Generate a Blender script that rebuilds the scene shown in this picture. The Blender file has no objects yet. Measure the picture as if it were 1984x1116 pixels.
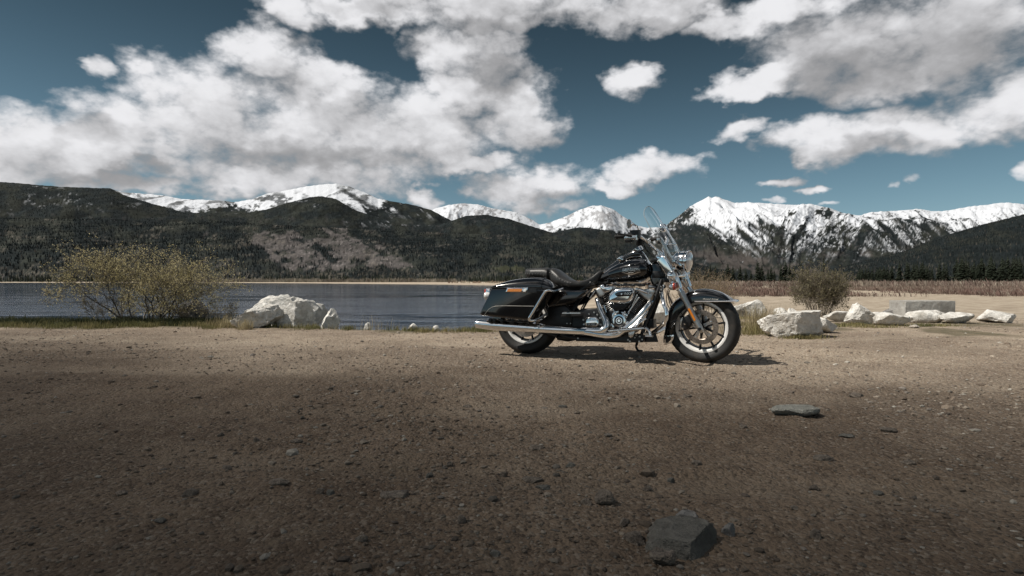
import bpy, bmesh, math, random
import numpy as np
from mathutils import Vector, Matrix, Quaternion

# ------------------------------------------------------------------ camera, sky, sun, exposure
F = 1100.0; CX = 992.0; HY = 544.5; H = 0.70          # photo pixels: focal length, centre column, horizon row; camera height in metres
scene = bpy.context.scene
col = scene.collection
cam = bpy.data.cameras.new('camera')
cam.sensor_width = 36.0
cam.lens = 36.0 * F / 1984.0
cam.shift_y = -(558.0 - HY) / 1984.0
cam.clip_start = 0.05
cam.clip_end = 60000.0
camo = bpy.data.objects.new('camera', cam); col.objects.link(camo)
camo.location = (0, 0, H); camo.rotation_euler = (math.radians(90), 0, 0)
scene.camera = camo
scene.view_settings.view_transform = 'Standard'
scene.view_settings.look = 'None'
scene.view_settings.exposure = 0.10
scene.view_settings.gamma = 1.0
scene.view_settings.use_curve_mapping = False
scene.cycles.max_bounces = 7
scene.cycles.transparent_max_bounces = 12
scene.cycles.caustics_reflective = False
scene.cycles.caustics_refractive = False
try: scene.cycles.use_denoising = True
except Exception: pass

SUN_TRAVEL = Vector((0.63, 0.13, -0.77)).normalized()
SUN_EL = math.asin(-SUN_TRAVEL.z)
SUN_AZ = math.atan2(-SUN_TRAVEL.x, -SUN_TRAVEL.y)      # from +Y towards +X
sun = bpy.data.lights.new('sun', 'SUN'); sun.energy = 5.0; sun.angle = math.radians(0.5); sun.color = (1.0, 0.94, 0.85)
suno = bpy.data.objects.new('sun', sun); col.objects.link(suno)
suno.rotation_euler = SUN_TRAVEL.to_track_quat('-Z', 'Y').to_euler(); suno.location = (-30, 5, 40)

class NT:
    """tiny node-graph writer"""
    def __init__(s, tree): s.t = tree; s.n = tree.nodes; s.l = tree.links
    def new(s, typ, **kw):
        n = s.n.new(typ)
        for k, v in kw.items(): setattr(n, k, v)
        return n
    def inp(s, node, key, v):
        sk = node.inputs[key]
        if isinstance(v, bpy.types.NodeSocket): s.l.new(v, sk)
        elif v is not None: sk.default_value = v
    def m(s, op, a, b=None, c=None, clamp=False):
        n = s.new('ShaderNodeMath', operation=op); n.use_clamp = clamp
        s.inp(n, 0, a)
        if b is not None: s.inp(n, 1, b)
        if c is not None: s.inp(n, 2, c)
        return n.outputs[0]
    def vm(s, op, a, b=None, out=0):
        n = s.new('ShaderNodeVectorMath', operation=op)
        s.inp(n, 0, a)
        if b is not None: s.inp(n, 1, b)
        return n.outputs[out]
    def ss(s, v, lo, hi, a=0.0, b=1.0):
        n = s.new('ShaderNodeMapRange', interpolation_type='SMOOTHSTEP')
        s.inp(n, 'Value', v); s.inp(n, 'From Min', lo); s.inp(n, 'From Max', hi); s.inp(n, 'To Min', a); s.inp(n, 'To Max', b)
        return n.outputs[0]
    def mr(s, v, lo, hi, a=0.0, b=1.0):
        n = s.new('ShaderNodeMapRange'); n.clamp = True
        s.inp(n, 'Value', v); s.inp(n, 'From Min', lo); s.inp(n, 'From Max', hi); s.inp(n, 'To Min', a); s.inp(n, 'To Max', b)
        return n.outputs[0]
    def mix(s, f, a, b, bt='MIX'):
        n = s.new('ShaderNodeMix', data_type='RGBA', blend_type=bt)
        s.inp(n, 0, f); s.inp(n, 6, a); s.inp(n, 7, b)
        return n.outputs[2]
    def noise(s, vec, scale, detail=4, rough=0.55, lac=2.0, dist=0.0, out=0):
        n = s.new('ShaderNodeTexNoise')
        if vec is not None: s.inp(n, 'Vector', vec)
        s.inp(n, 'Scale', scale); s.inp(n, 'Detail', detail); s.inp(n, 'Roughness', rough); s.inp(n, 'Lacunarity', lac); s.inp(n, 'Distortion', dist)
        return n.outputs[out]

def rgb(r, g, b): return (r, g, b, 1.0)

world = bpy.data.worlds.new('World'); scene.world = world; world.use_nodes = True
def build_world():
    t = NT(world.node_tree); t.n.clear()
    out = t.new('ShaderNodeOutputWorld'); bg = t.new('ShaderNodeBackground')
    STR = 0.10
    sky = t.new('ShaderNodeTexSky', sky_type='NISHITA')
    sky.sun_disc = False; sky.sun_elevation = SUN_EL; sky.sun_rotation = SUN_AZ
    sky.altitude = 2800; sky.air_density = 1.0; sky.dust_density = 0.6; sky.ozone_density = 1.6
    hs = t.new('ShaderNodeHueSaturation'); t.inp(hs, 'Hue', 0.466); t.inp(hs, 'Saturation', 0.92); t.inp(hs, 'Value', 0.43); t.l.new(sky.outputs[0], hs.inputs['Color'])
    tc = t.new('ShaderNodeTexCoord'); d = tc.outputs['Generated']
    sp = t.new('ShaderNodeSeparateXYZ'); t.l.new(d, sp.inputs[0])
    x, y, z = sp.outputs
    az = t.m('ARCTAN2', x, y); el = t.m('ARCSINE', z)
    cb = t.new('ShaderNodeCombineXYZ'); t.l.new(az, cb.inputs[0]); t.l.new(el, cb.inputs[1]); P0 = cb.outputs[0]
    # vertical stretch makes flatter cloud lumps low in the sky
    st = t.vm('MULTIPLY', d, (1.0, 1.0, 1.5))
    wv = t.noise(st, 7.0, 3, 0.6, out=1)
    wv = t.vm('SUBTRACT', wv, (0.5, 0.5, 0.5))
    wv2 = t.noise(st, 26.0, 3, 0.6, out=1)
    wv2 = t.vm('SUBTRACT', wv2, (0.5, 0.5, 0.5))
    P = t.vm('ADD', P0, t.vm('MULTIPLY', wv, (0.15, 0.10, 0.0)))
    P = t.vm('ADD', P, t.vm('MULTIPLY', wv2, (0.05, 0.034, 0.0)))
    def pix(px, py):
        u = (px - CX) / F; v = (HY - py) / F
        return math.atan2(u, 1), math.atan2(v, math.hypot(u, 1))
    def blobs(lst, k=0.25, P=P):
        acc = None
        for (px, py, rx, ry, w) in lst:
            a0, e0 = pix(px, py); a1, _ = pix(px + rx, py); _, e1 = pix(px, py - ry)
            ra = abs(a1 - a0); re = abs(e1 - e0)
            q = t.vm('MULTIPLY', t.vm('SUBTRACT', P, (a0, e0, 0.0)), (1 / ra, 1 / re, 0.0))
            v = t.m('MULTIPLY_ADD', t.vm('DOT_PRODUCT', q, q, out=1), -w, w)
            if acc is None: acc = v
            else: acc = t.m('SMOOTH_MAX', acc, v, k)
        return acc
    LB = [
        (640, 262, 300, 122, 1), (420, 205, 165, 110, 1), (320, 265, 170, 72, 1), (520, 105, 118, 62, 1), (800, 270, 165, 82, 1),
        (200, 290, 130, 95, 1), (500, 335, 340, 45, 1), (900, 325, 130, 30, 1), (1045, 372, 125, 46, 1), (822, 378, 38, 24, 1), (250, 355, 170, 28, 1),
        (925, 110, 120, 85, 1), (1010, 225, 86, 80, 1), (900, 190, 110, 55, 1), (640, 170, 100, 50, 1),
        (720, 18, 220, 42, 1), (1000, 10, 260, 52, 1), (1260, 18, 200, 48, 1), (1400, 50, 70, 34, 1), (590, 35, 60, 30, 1),
        (1228, 148, 66, 38, .9), 
        (1640, 95, 230, 80, 1), (1470, 150, 130, 30, 1), (1720, 150, 150, 50, 1), (1850, 50, 200, 130, 1), (1560, 30, 160, 50, 1),
        (1650, 258, 190, 60, 1), (1520, 272, 90, 38, 1), (1425, 252, 56, 30, .9), (1560, 293, 110, 22, .9), (1810, 245, 120, 55, 1), (1960, 200, 150, 70, 1),
        (1280, 332, 105, 40, 1), (1205, 372, 60, 22, .9), (1340, 322, 40, 24, .9),
        (40, 270, 170, 90, 1), (-60, 330, 200, 60, 1), (2080, 330, 120, 34, 1)]
    PS = t.vm('ADD', P0, t.vm('MULTIPLY', wv2, (0.045, 0.022, 0.0)))
    SB = blobs([(1515, 354, 46, 9, .8), (1577, 368, 38, 7, .8), (1770, 346, 34, 11, .7), (1725, 357, 16, 9, .8), (1500, 388, 20, 7, .7), (1600, 395, 26, 5, .6), (186, 128, 34, 22, .85), (275, 132, 36, 22, .75), (1205, 165, 34, 26, .8), (1110, 395, 30, 12, .6), (905, 372, 26, 14, .6)], 0.2, PS)
    B = t.m('SMOOTH_MAX', blobs(LB), SB, 0.15); B2 = blobs(LB, 0.25, t.vm('ADD', P, (-0.022, 0.040, 0.0)))
    # elsewhere in the sky the same broken cumulus goes on
    gen = t.noise(t.vm('ADD', st, (3.1, 7.7, 1.3)), 2.3, 3, 0.5)
    gen = t.m('MULTIPLY_ADD', gen, 9.0, -4.6)
    fr = t.m('MAXIMUM', t.ss(t.m('ABSOLUTE', az), 0.78, 0.95), t.ss(el, 0.50, 0.62))
    gen = t.m('ADD', t.m('MULTIPLY', gen, fr), t.m('MULTIPLY_ADD', fr, 3.0, -3.0))
    B = t.m('SMOOTH_MAX', B, gen, 0.2); B2 = t.m('SMOOTH_MAX', B2, gen, 0.2)
    f1 = t.noise(st, 11.0, 6, 0.60)
    sunoff = Vector((-0.022, 0.0, 0.040))
    f2 = t.noise(t.vm('ADD', st, tuple(sunoff)), 11.0, 4, 0.55)
    f3 = t.noise(st, 5.0, 3, 0.5)
    fine = t.noise(st, 60.0, 3, 0.65)
    dens = t.m('ADD', t.m('MULTIPLY', t.m('MINIMUM', B, 1.0), 1.12), t.m('MULTIPLY_ADD', f1, 2.1, -1.05))
    # cauliflower lumps: nested rounded cells, bent by the same turbulence
    vw = t.vm('ADD', st, t.vm('MULTIPLY', wv2, (0.05, 0.05, 0.05)))
    def cells(scale):
        v = t.new('ShaderNodeTexVoronoi', feature='F1'); t.inp(v, 'Vector', vw); t.inp(v, 'Scale', scale)
        return v.outputs['Distance']
    bil = t.m('ADD', t.m('MULTIPLY', t.m('SUBTRACT', .50, cells(17.0)), .62), t.m('MULTIPLY', t.m('SUBTRACT', .50, cells(43.0)), .34))
    dens = t.m('ADD', t.m('MULTIPLY_ADD', t.m('SUBTRACT', fine, 0.5), 0.42, dens), t.m('MULTIPLY', bil, 1.0))
    alpha = t.ss(dens, -0.26, 0.92)
    # light and shade: the sunward, upper side of every billow is bright, the lower side and thick middle grey
    rel = t.m('MULTIPLY', t.m('SUBTRACT', f1, f2), 0.42)
    big = t.m('MULTIPLY', t.m('MINIMUM', t.m('MAXIMUM', t.m('SUBTRACT', B, B2), -0.75), 0.75), 0.32)
    D = blobs([(985, 150, 80, 70, 1), (190, 262, 80, 28, 1), (310, 320, 60, 16, 1), (600, 300, 230, 34, .9), (1790, 70, 190, 120, 1), (1640, 140, 190, 60, .8),
               (1700, 275, 130, 24, .7), (980, 20, 260, 34, 1), (1280, 20, 200, 34, 1), (700, 15, 160, 22, .8), (1060, 388, 90, 16, .8), (240, 350, 150, 20, .8)], 0.2)
    dk = t.ss(t.m('ADD', D, t.m('MULTIPLY_ADD', f3, 1.2, -0.6)), -0.2, 1.0)
    br = t.m('ADD', t.m('ADD', 0.56, rel), big)
    br = t.m('SUBTRACT', br, t.m('MULTIPLY', dk, 0.24))
    br = t.m('ADD', t.m('MULTIPLY_ADD', t.m('SUBTRACT', fine, 0.5), 0.12, br), t.m('MULTIPLY', bil, 0.34))
    br = t.m('SMOOTH_MIN', t.m('SMOOTH_MAX', br, 0.30, 0.22), 0.80, 0.15)
    cc = t.new('ShaderNodeCombineXYZ')
    t.l.new(t.m('MULTIPLY', br, 0.985 / STR), cc.inputs[0]); t.l.new(t.m('MULTIPLY', br, 0.985 / STR), cc.inputs[1]); t.l.new(t.m('MULTIPLY', br, 1.01 / STR), cc.inputs[2])
    skyc = t.new('ShaderNodeVectorMath', operation='SCALE'); t.l.new(hs.outputs[0], skyc.inputs[0]); t.l.new(t.ss(el, 0.06, 0.50, 1.36, 0.54), skyc.inputs['Scale'])
    c = t.mix(alpha, skyc.outputs[0], cc.outputs[0])
    t.l.new(c, bg.inputs[0]); bg.inputs[1].default_value = STR
    t.l.new(bg.outputs[0], out.inputs[0])
build_world()
try:
    world.cycles.sampling_method = 'MANUAL'; world.cycles.sample_map_resolution = 256
except Exception: pass

# ------------------------------------------------------------------ helpers
def ray(px, py): return Vector(((px - CX) / F, 1.0, (HY - py) / F))
def gp(px, py, z=0.0):
    d = (H - z) * F / (py - HY)
    return Vector(((px - CX) / F * d, d, z))
def at(px, py, d): return Vector(((px - CX) / F * d, d, H + (HY - py) / F * d))

def tag(o, label=None, cat=None, group=None, kind=None):
    if label: o['label'] = label
    if cat: o['category'] = cat
    if group: o['group'] = group
    if kind: o['kind'] = kind
    return o
def link(name, me, mat=None, parent=None):
    o = bpy.data.objects.new(name, me); col.objects.link(o)
    if mat is not None and me is not None and not me.materials: me.materials.append(mat)
    if parent is not None: o.parent = parent
    return o
def empty(name, loc=(0, 0, 0), rot=(0, 0, 0)):
    o = bpy.data.objects.new(name, None); o.empty_display_size = 0.1; col.objects.link(o)
    o.location = loc; o.rotation_euler = rot
    return o
def np_mesh(name, verts, faces, smooth=True, cols=None, colname='Col'):
    """faces: (n,3) or (n,4) int array"""
    verts = np.asarray(verts, dtype=np.float32); faces = np.asarray(faces, dtype=np.int32)
    me = bpy.data.meshes.new(name)
    n, k = faces.shape
    me.vertices.add(len(verts)); me.vertices.foreach_set('co', verts.ravel())
    me.loops.add(n * k); me.loops.foreach_set('vertex_index', faces.ravel())
    me.polygons.add(n); me.polygons.foreach_set('loop_start', np.arange(0, n * k, k, dtype=np.int32))
    me.update(calc_edges=True); me.validate()
    me.polygons.foreach_set('use_smooth', np.full(len(me.polygons), smooth))
    if cols is not None:
        a = me.color_attributes.new(colname, 'FLOAT_COLOR', 'POINT')
        c4 = np.ones((len(verts), 4), np.float32); c4[:, :3] = cols
        a.data.foreach_set('color', c4.ravel())
    me.update()
    return me
# vectorised value noise
def _hash(ix, iy, iz):
    n = (ix.astype(np.int64) * 374761393 + iy.astype(np.int64) * 668265263 + iz.astype(np.int64) * 2147483647 * 3 + 1013904223)
    n = (n ^ (n >> 13)) * 1274126177
    n = n ^ (n >> 16)
    return (n & 0xFFFFFF).astype(np.float64) / float(0xFFFFFF)
def vnoise(x, y, z=0.0):
    x = np.asarray(x, float); y = np.asarray(y, float); z = np.zeros_like(x) + z
    ix = np.floor(x); iy = np.floor(y); iz = np.floor(z)
    fx = x - ix; fy = y - iy; fz = z - iz
    fx = fx * fx * fx * (fx * (fx * 6 - 15) + 10); fy = fy * fy * fy * (fy * (fy * 6 - 15) + 10); fz = fz * fz * (3 - 2 * fz)
    r = 0
    for dx in (0, 1):
        for dy in (0, 1):
            for dz in (0, 1):
                w = (fx if dx else 1 - fx) * (fy if dy else 1 - fy) * (fz if dz else 1 - fz)
                r = r + w * _hash(ix + dx, iy + dy, iz + dz)
    return r
def fbm(x, y, z=0.0, oct=5, gain=0.5, ridged=False):
    a = 1.0; s = 0; tot = 0; f = 1.0
    for i in range(oct):
        n = vnoise(np.asarray(x) * f + i * 17.3, np.asarray(y) * f + i * 9.1, np.asarray(z) * f + i * 5.7)
        if ridged: n = 1 - np.abs(2 * n - 1)
        s = s + a * n; tot += a; a *= gain; f *= 2.03
    return s / tot
def sstep(v, lo, hi):
    t = np.clip((np.asarray(v, float) - lo) / (hi - lo), 0, 1); return t * t * (3 - 2 * t)

# ------------------------------------------------------------------ materials
def new_mat(name):
    m = bpy.data.materials.new(name); m.use_nodes = True
    t = NT(m.node_tree); t.n.clear()
    out = t.new('ShaderNodeOutputMaterial'); bs = t.new('ShaderNodeBsdfPrincipled')
    t.l.new(bs.outputs[0], out.inputs[0])
    return m, t, bs, out
def bump(t, bs, h, dist, strength=1.0):
    b = t.new('ShaderNodeBump'); t.inp(b, 'Height', h); t.inp(b, 'Distance', dist); t.inp(b, 'Strength', strength)
    t.l.new(b.outputs[0], bs.inputs['Normal'])
    return b
def simple(name, c, rough=0.5, metal=0.0, coat=0.0, var=0.08, nscale=40.0, bmp=0.0, bscale=200.0, spec=0.5):
    m, t, bs, out = new_mat(name)
    tc = t.new('ShaderNodeTexCoord').outputs['Object']
    n = t.noise(tc, nscale, 5, 0.6)
    f = t.mr(n, 0.3, 0.7, 1 - var, 1 + var)
    cc = t.vm('MULTIPLY', t.vm('MULTIPLY', (1, 1, 1), c[:3]), (1, 1, 1))
    v = t.new('ShaderNodeVectorMath', operation='SCALE'); t.inp(v, 0, tuple(c[:3])); t.inp(v, 'Scale', f)
    t.l.new(v.outputs[0], bs.inputs['Base Color'])
    t.inp(bs, 'Roughness', t.mr(n, 0.3, 0.7, max(0.0, rough * (1 - var * 2)), min(1.0, rough * (1 + var * 2))))
    bs.inputs['Metallic'].default_value = metal
    bs.inputs['Coat Weight'].default_value = coat
    bs.inputs['Coat Roughness'].default_value = 0.03
    bs.inputs['Specular IOR Level'].default_value = spec
    if bmp: bump(t, bs, t.noise(tc, bscale, 4, 0.6), bmp)
    return m

# ------------------------------------------------------------------ terrain
LAKE_Z = -1.5
def lakepoly():
    pts = []
    for px, d in ((-3500, 11.5), (-900, 11.8), (155, 11.8), (430, 11.6), (560, 11.2), (660, 10.5), (760, 9.9), (900, 9.5), (1010, 9.6), (1090, 10.4)):
        pts.append(((px - CX) / F * d, d))
    pts += [(2.6, 13.5), (3.6, 30), (4.5, 60), (0, 150), (-9, 285), (-27, 330), (-70, 400), (-199, 560), (-378, 740), (-578, 765), (-2600, 900)]
    return np.array(pts)
LP = lakepoly()
def lake_sd(x, y):
    """signed distance, negative in the lake"""
    d = np.full(x.shape, 1e9); inside = np.zeros(x.shape, bool)
    n = len(LP)
    for i in range(n):
        ax, ay = LP[i]; bx, by = LP[(i + 1) % n]
        ex, ey = bx - ax, by - ay
        t = np.clip(((x - ax) * ex + (y - ay) * ey) / (ex * ex + ey * ey), 0, 1)
        d = np.minimum(d, np.hypot(x - ax - t * ex, y - ay - t * ey))
        c = ((ay > y) != (by > y))
        xi = (bx - ax) * (y - ay) / ((by - ay) if by != ay else 1e-9) + ax
        inside ^= (c & (x < xi))
    return np.where(inside, -d, d)
def ground_z(x, y, fine=True):
    x = np.asarray(x, float); y = np.asarray(y, float)
    r = np.hypot(x, y)
    sd = lake_sd(x, y) + (fbm(x * 0.9, y * 0.9, 3.0, 3) - 0.5) * np.clip(r * 0.05, 0.5, 10)
    T = -0.75 * sstep(y, 9.5, 22) * sstep(x, -3, 4) - 0.15 * sstep(y, 60, 200)
    T = np.where(y > 150, -0.9, T)
    T = T + 3.3 * np.exp(-((x + 6) / 12.5) ** 2 - ((y - 318) / 12.0) ** 2) + 1.2 * np.exp(-((x + 26) / 14) ** 2 - ((y - 345) / 12.0) ** 2)
    T = T + (fbm(x * 0.03, y * 0.03, 9.0, 3) - 0.5) * 0.5 * sstep(r, 40, 150)
    k = np.where(y < 16, 0.95, np.where(y < 200, 0.12, 0.05))
    land = np.minimum(T, LAKE_Z - 0.05 + k * np.maximum(sd, 0) + 0.05 * (sd > 0))
    bed = LAKE_Z - 0.05 - np.minimum(-sd * 0.5, 3.0)
    z = np.where(sd > 0, land, bed)
    near = sstep(-r, -13, -9)
    z = z + (fbm(x * 0.5, y * 0.5, 1.0, 3) - 0.5) * 0.035 * near
    z = z + (fbm(x * 0.8, y * 0.8, 15.0, 3, .55) - .5) * .10 * sstep(r, 9, 14) * sstep(-r, -70, -40) * (sd > 0)
    if fine:
        # old wheel paths: shallow packed ruts across the drive
        z = z - 0.012 * rut_mask(x, y) * near
        n1 = fbm(x * 5, y * 5, 2.0, 4, 0.55)
        z = z + (n1 - 0.5) * 0.022 * near
        n2 = fbm(x * 24, y * 24, 4.0, 3, 0.6)
        z = z + (n2 - 0.5) * 0.011 * near * sstep(-r, -7, -3)
        # uneven little pits and clods
        n3 = fbm(x * 11, y * 11, 8.0, 2, 0.6, ridged=True)
        z = z - (n3 - 0.6) * 0.012 * near
    return z
def rut_mask(x, y):
    m = 0
    for y0, k, c, w in ((3.05, .045, .12, .15), (4.35, .045, .12, .15), (2.1, .02, -.22, .11), (6.35, .03, .05, .16)):
        d = np.abs(y - (y0 + c * x + k * x * x + (fbm(x * .5, x * 0 + y0, 2.0, 3) - .5) * .5))
        m = np.maximum(m, sstep(-d, -w * 1.5, -w * .6) * (0.5 + 0.5 * sstep(fbm(x * .6, y * .6, y0, 3), .35, .6)))
    return m
def gz(x, y): return float(ground_z(np.array([x]), np.array([y]))[0])

def m_ground():
    m, t, bs, out = new_mat('gravelly_earth')
    g = t.new('ShaderNodeNewGeometry').outputs['Position']
    big = t.noise(g, 0.55, 5, 0.6)
    mid = t.noise(g, 6.0, 6, 0.65)
    fine = t.noise(g, 75.0, 6, 0.72)
    grit = t.new('ShaderNodeTexVoronoi'); t.inp(grit, 'Vector', g); t.inp(grit, 'Scale', 95.0); t.inp(grit, 'Randomness', 1.0)
    grit2 = t.new('ShaderNodeTexVoronoi'); t.inp(grit2, 'Vector', g); t.inp(grit2, 'Scale', 38.0)
    c = t.mix(t.ss(big, 0.38, 0.64), rgb(.245, .190, .143), rgb(.40, .322, .245))
    c = t.mix(t.m('MULTIPLY', t.ss(mid, 0.50, 0.72), 0.55), c, rgb(.150, .112, .082))
    c = t.mix(t.m('MULTIPLY', t.ss(mid, 0.50, 0.30), 0.45), c, rgb(.41, .345, .262))
    # pebble speckle: some cells paler, some darker
    gc = t.new('ShaderNodeSeparateColor'); t.l.new(grit.outputs['Color'], gc.inputs[0])
    c = t.mix(t.m('MULTIPLY', t.ss(gc.outputs[0], 0.80, 0.92), 0.6), c, rgb(.50, .45, .38))
    c = t.mix(t.m('MULTIPLY', t.ss(gc.outputs[1], 0.75, 0.95), 0.65), c, rgb(.085, .065, .05))
    c = t.mix(t.m('MULTIPLY', t.ss(fine, 0.56, 0.76), 0.5), c, rgb(.11, .084, .064))
    # paler beach sand far off and at the water's edge
    at_ = t.new('ShaderNodeAttribute'); at_.attribute_name = 'Col'
    sc = t.new('ShaderNodeSeparateColor'); t.l.new(at_.outputs['Color'], sc.inputs[0])
    sn_ = t.noise(g, 1.1, 6, .68)
    sand = t.mix(t.ss(sn_, 0.36, 0.64), rgb(.30, .245, .185), rgb(.47, .40, .315))
    sand = t.mix(t.m('MULTIPLY', t.ss(gc.outputs[1], 0.75, 0.95), 0.35), sand, rgb(.2, .165, .13))
    c = t.mix(sc.outputs[0], c, sand)
    soil = t.mix(t.ss(mid, 0.4, 0.6), rgb(.075, .072, .04), rgb(.17, .14, .09))
    c = t.mix(sc.outputs[1], c, soil)
    # towards the viewer: browner earth, with the foreground's shade painted into the colour
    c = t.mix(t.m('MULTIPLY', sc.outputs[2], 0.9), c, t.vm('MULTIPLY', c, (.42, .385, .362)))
    t.l.new(c, bs.inputs['Base Color'])
    bs.inputs['Roughness'].default_value = 0.95; bs.inputs['Specular IOR Level'].default_value = 0.2
    h = t.m('ADD', t.m('MULTIPLY', fine, 1.0), t.m('MULTIPLY', t.m('SUBTRACT', 0.6, grit.outputs['Distance']), 0.7))
    h = t.m('ADD', h, t.m('MULTIPLY', t.m('SUBTRACT', 0.6, grit2.outputs['Distance']), 1.1))
    bump(t, bs, h, 0.012, 1.0)
    return m
def build_ground():
    az = np.concatenate([np.linspace(-180, -52, 40)[:-1], np.linspace(-52, 52, 620), np.linspace(52, 180, 40)[1:-1]])
    az = np.radians(az)
    r = [0.04]
    while r[-1] < 0.8: r.append(r[-1] * 1.12)
    while r[-1] < 13: r.append(r[-1] * 1.0125)
    while r[-1] < 60: r.append(r[-1] * 1.03)
    while r[-1] < 1200: r.append(r[-1] * 1.035)
    while r[-1] < 40000: r.append(r[-1] * 1.25)
    r = np.array(r); nr, na = len(r), len(az)
    R, A = np.meshgrid(r, az, indexing='ij')
    X = (R * np.sin(A)).ravel(); Y = (R * np.cos(A)).ravel()
    Zv = ground_z(X, Y)
    i, j = np.meshgrid(np.arange(nr - 1), np.arange(na), indexing='ij')
    j2 = (j + 1) % na
    q = np.stack([i * na + j, i * na + j2, (i + 1) * na + j2, (i + 1) * na + j], -1).reshape(-1, 4)
    sd = lake_sd(X, Y)
    jit = (fbm(X * 1.3, Y * 1.3, 6.0, 4) - 0.5)
    sand = np.maximum(sstep(Y + jit * 3, 8.2, 11.5) * sstep(X, 1.0, 2.6), sstep(Y, 25, 40))
    # mossy earth where the plants stand along the bank
    e = np.interp(X / np.maximum(Y, .1) * F + CX, [-500, 155, 440, 640, 760, 930, 1010, 1100], [8.3, 8.3, 8.3, 8.15, 7.75, 7.7, 8.0, 20])
    soil = sstep(Y + jit * 1.1 - e, -0.1, 0.5) * sstep(-(Y), -14, -12.5) * sstep(-X, -1.2, -0.6)
    e2 = sstep(Y + jit * 2, 7.2, 8.0) * sstep(-(Y), -10.2, -9.4) * sstep(X, 2.6, 3.4) * sstep(jit, -0.02, 0.12) * 0.8
    soil = np.maximum(soil, e2)
    bands = fbm(X * .35, Y * 1.1, 12.0, 4, .55) - .5
    rut = rut_mask(X, Y)
    sand = np.maximum(sand, rut * .38)
    brown_shade = np.clip(sstep(-(Y + jit * 2.2 + bands * 3.0 + 0.45 * np.clip(X, -4, 3)), -6.0, -2.0), 0, 1)  # near-foreground mask: browner earth plus painted-in shade
    me = np_mesh('ground', np.stack([X, Y, Zv], -1), q[:, ::-1], True, np.stack([sand, soil, brown_shade], -1))
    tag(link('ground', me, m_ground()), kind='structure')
build_ground()

def m_water():
    m, t, bs, out = new_mat('lake_water')
    g = t.new('ShaderNodeNewGeometry').outputs['Position']
    w1 = t.noise(t.vm('MULTIPLY', g, (.8, 1.5, 1.0)), 2.6, 5, 0.62)
    w3 = t.noise(t.vm('MULTIPLY', g, (0.5, 1.0, 1.0)), 0.7, 4, 0.6)
    # gusts: ruffled water mirrors sky and cloud, calm lanes mirror the dark slopes
    p1 = t.noise(t.vm('MULTIPLY', g, (.030, .075, 1.0)), 1.0, 5, 0.62, dist=.8)
    p2 = t.noise(t.vm('MULTIPLY', g, (.22, .50, 1.0)), 1.0, 4, 0.6)
    gust = t.ss(t.m('MULTIPLY_ADD', p2, .35, p1), .54, .80)
    amp = t.m('MULTIPLY_ADD', gust, 0.62, 0.02)
    bs.inputs['Base Color'].default_value = rgb(.022, .045, .085)
    bs.inputs['Roughness'].default_value = 0.06
    bs.inputs['IOR'].default_value = 1.33
    h = t.m('MULTIPLY', t.m('ADD', t.m('MULTIPLY', w1, 0.060), t.m('MULTIPLY', w3, 0.12)), amp)
    b = t.new('ShaderNodeBump'); t.inp(b, 'Height', h); b.inputs['Distance'].default_value = 1.0; b.inputs['Strength'].default_value = 1.0
    t.l.new(b.outputs[0], bs.inputs['Normal'])
    return m
def build_water():
    me = bpy.data.meshes.new('lake')
    v = [(-3000, 8, LAKE_Z), (12, 8, LAKE_Z), (60, 1000, LAKE_Z), (-3000, 1000, LAKE_Z)]
    me.from_pydata(v, [], [(0, 1, 2, 3)]); me.update()
    tag(link('lake', me, m_water()), kind='structure')
build_water()

# ------------------------------------------------------------------ mountains
def m_mount(name, scale):
    m, t, bs, out = new_mat(name)
    g = t.new('ShaderNodeNewGeometry').outputs['Position']
    a = t.new('ShaderNodeAttribute'); a.attribute_name = 'Col'
    n = t.noise(t.vm('MULTIPLY', g, (1, .12, .8)), scale, 6, 0.75)
    f = t.mr(n, 0.3, 0.7, 0.55, 1.4)
    v = t.new('ShaderNodeVectorMath', operation='SCALE'); t.l.new(a.outputs['Color'], v.inputs[0]); t.l.new(f, v.inputs['Scale'])
    sc = t.new('ShaderNodeSeparateColor'); t.l.new(a.outputs['Color'], sc.inputs[0])
    c = t.mix(t.ss(sc.outputs[2], 0.25, 0.5), v.outputs[0], a.outputs['Color'])
    t.l.new(c, bs.inputs['Base Color']); bs.inputs['Roughness'].default_value = 1.0; bs.inputs['Specular IOR Level'].default_value = 0.05
    bump(t, bs, n, 8.0, 0.8)
    return m
SNOW = np.array([.58, .605, .65]); FOREST = np.array([.0135, .0175, .0185]); FOREST2 = np.array([.026, .029, .025]); SCREE = np.array([.105, .096, .094]); ROCK = np.array([.085, .08, .08])  # forest tones lean blue: distance haze put into the colour
def inpoly(px, py, poly):
    r = np.zeros(px.shape, bool); n = len(poly)
    for i in range(n):
        ax, ay = poly[i]; bx, by = poly[(i + 1) % n]
        c = ((ay > py) != (by > py)); r ^= c & (px < (bx - ax) * (py - ay) / ((by - ay) or 1e-9) + ax)
    return r
NEEDLE_FAR = None
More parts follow.
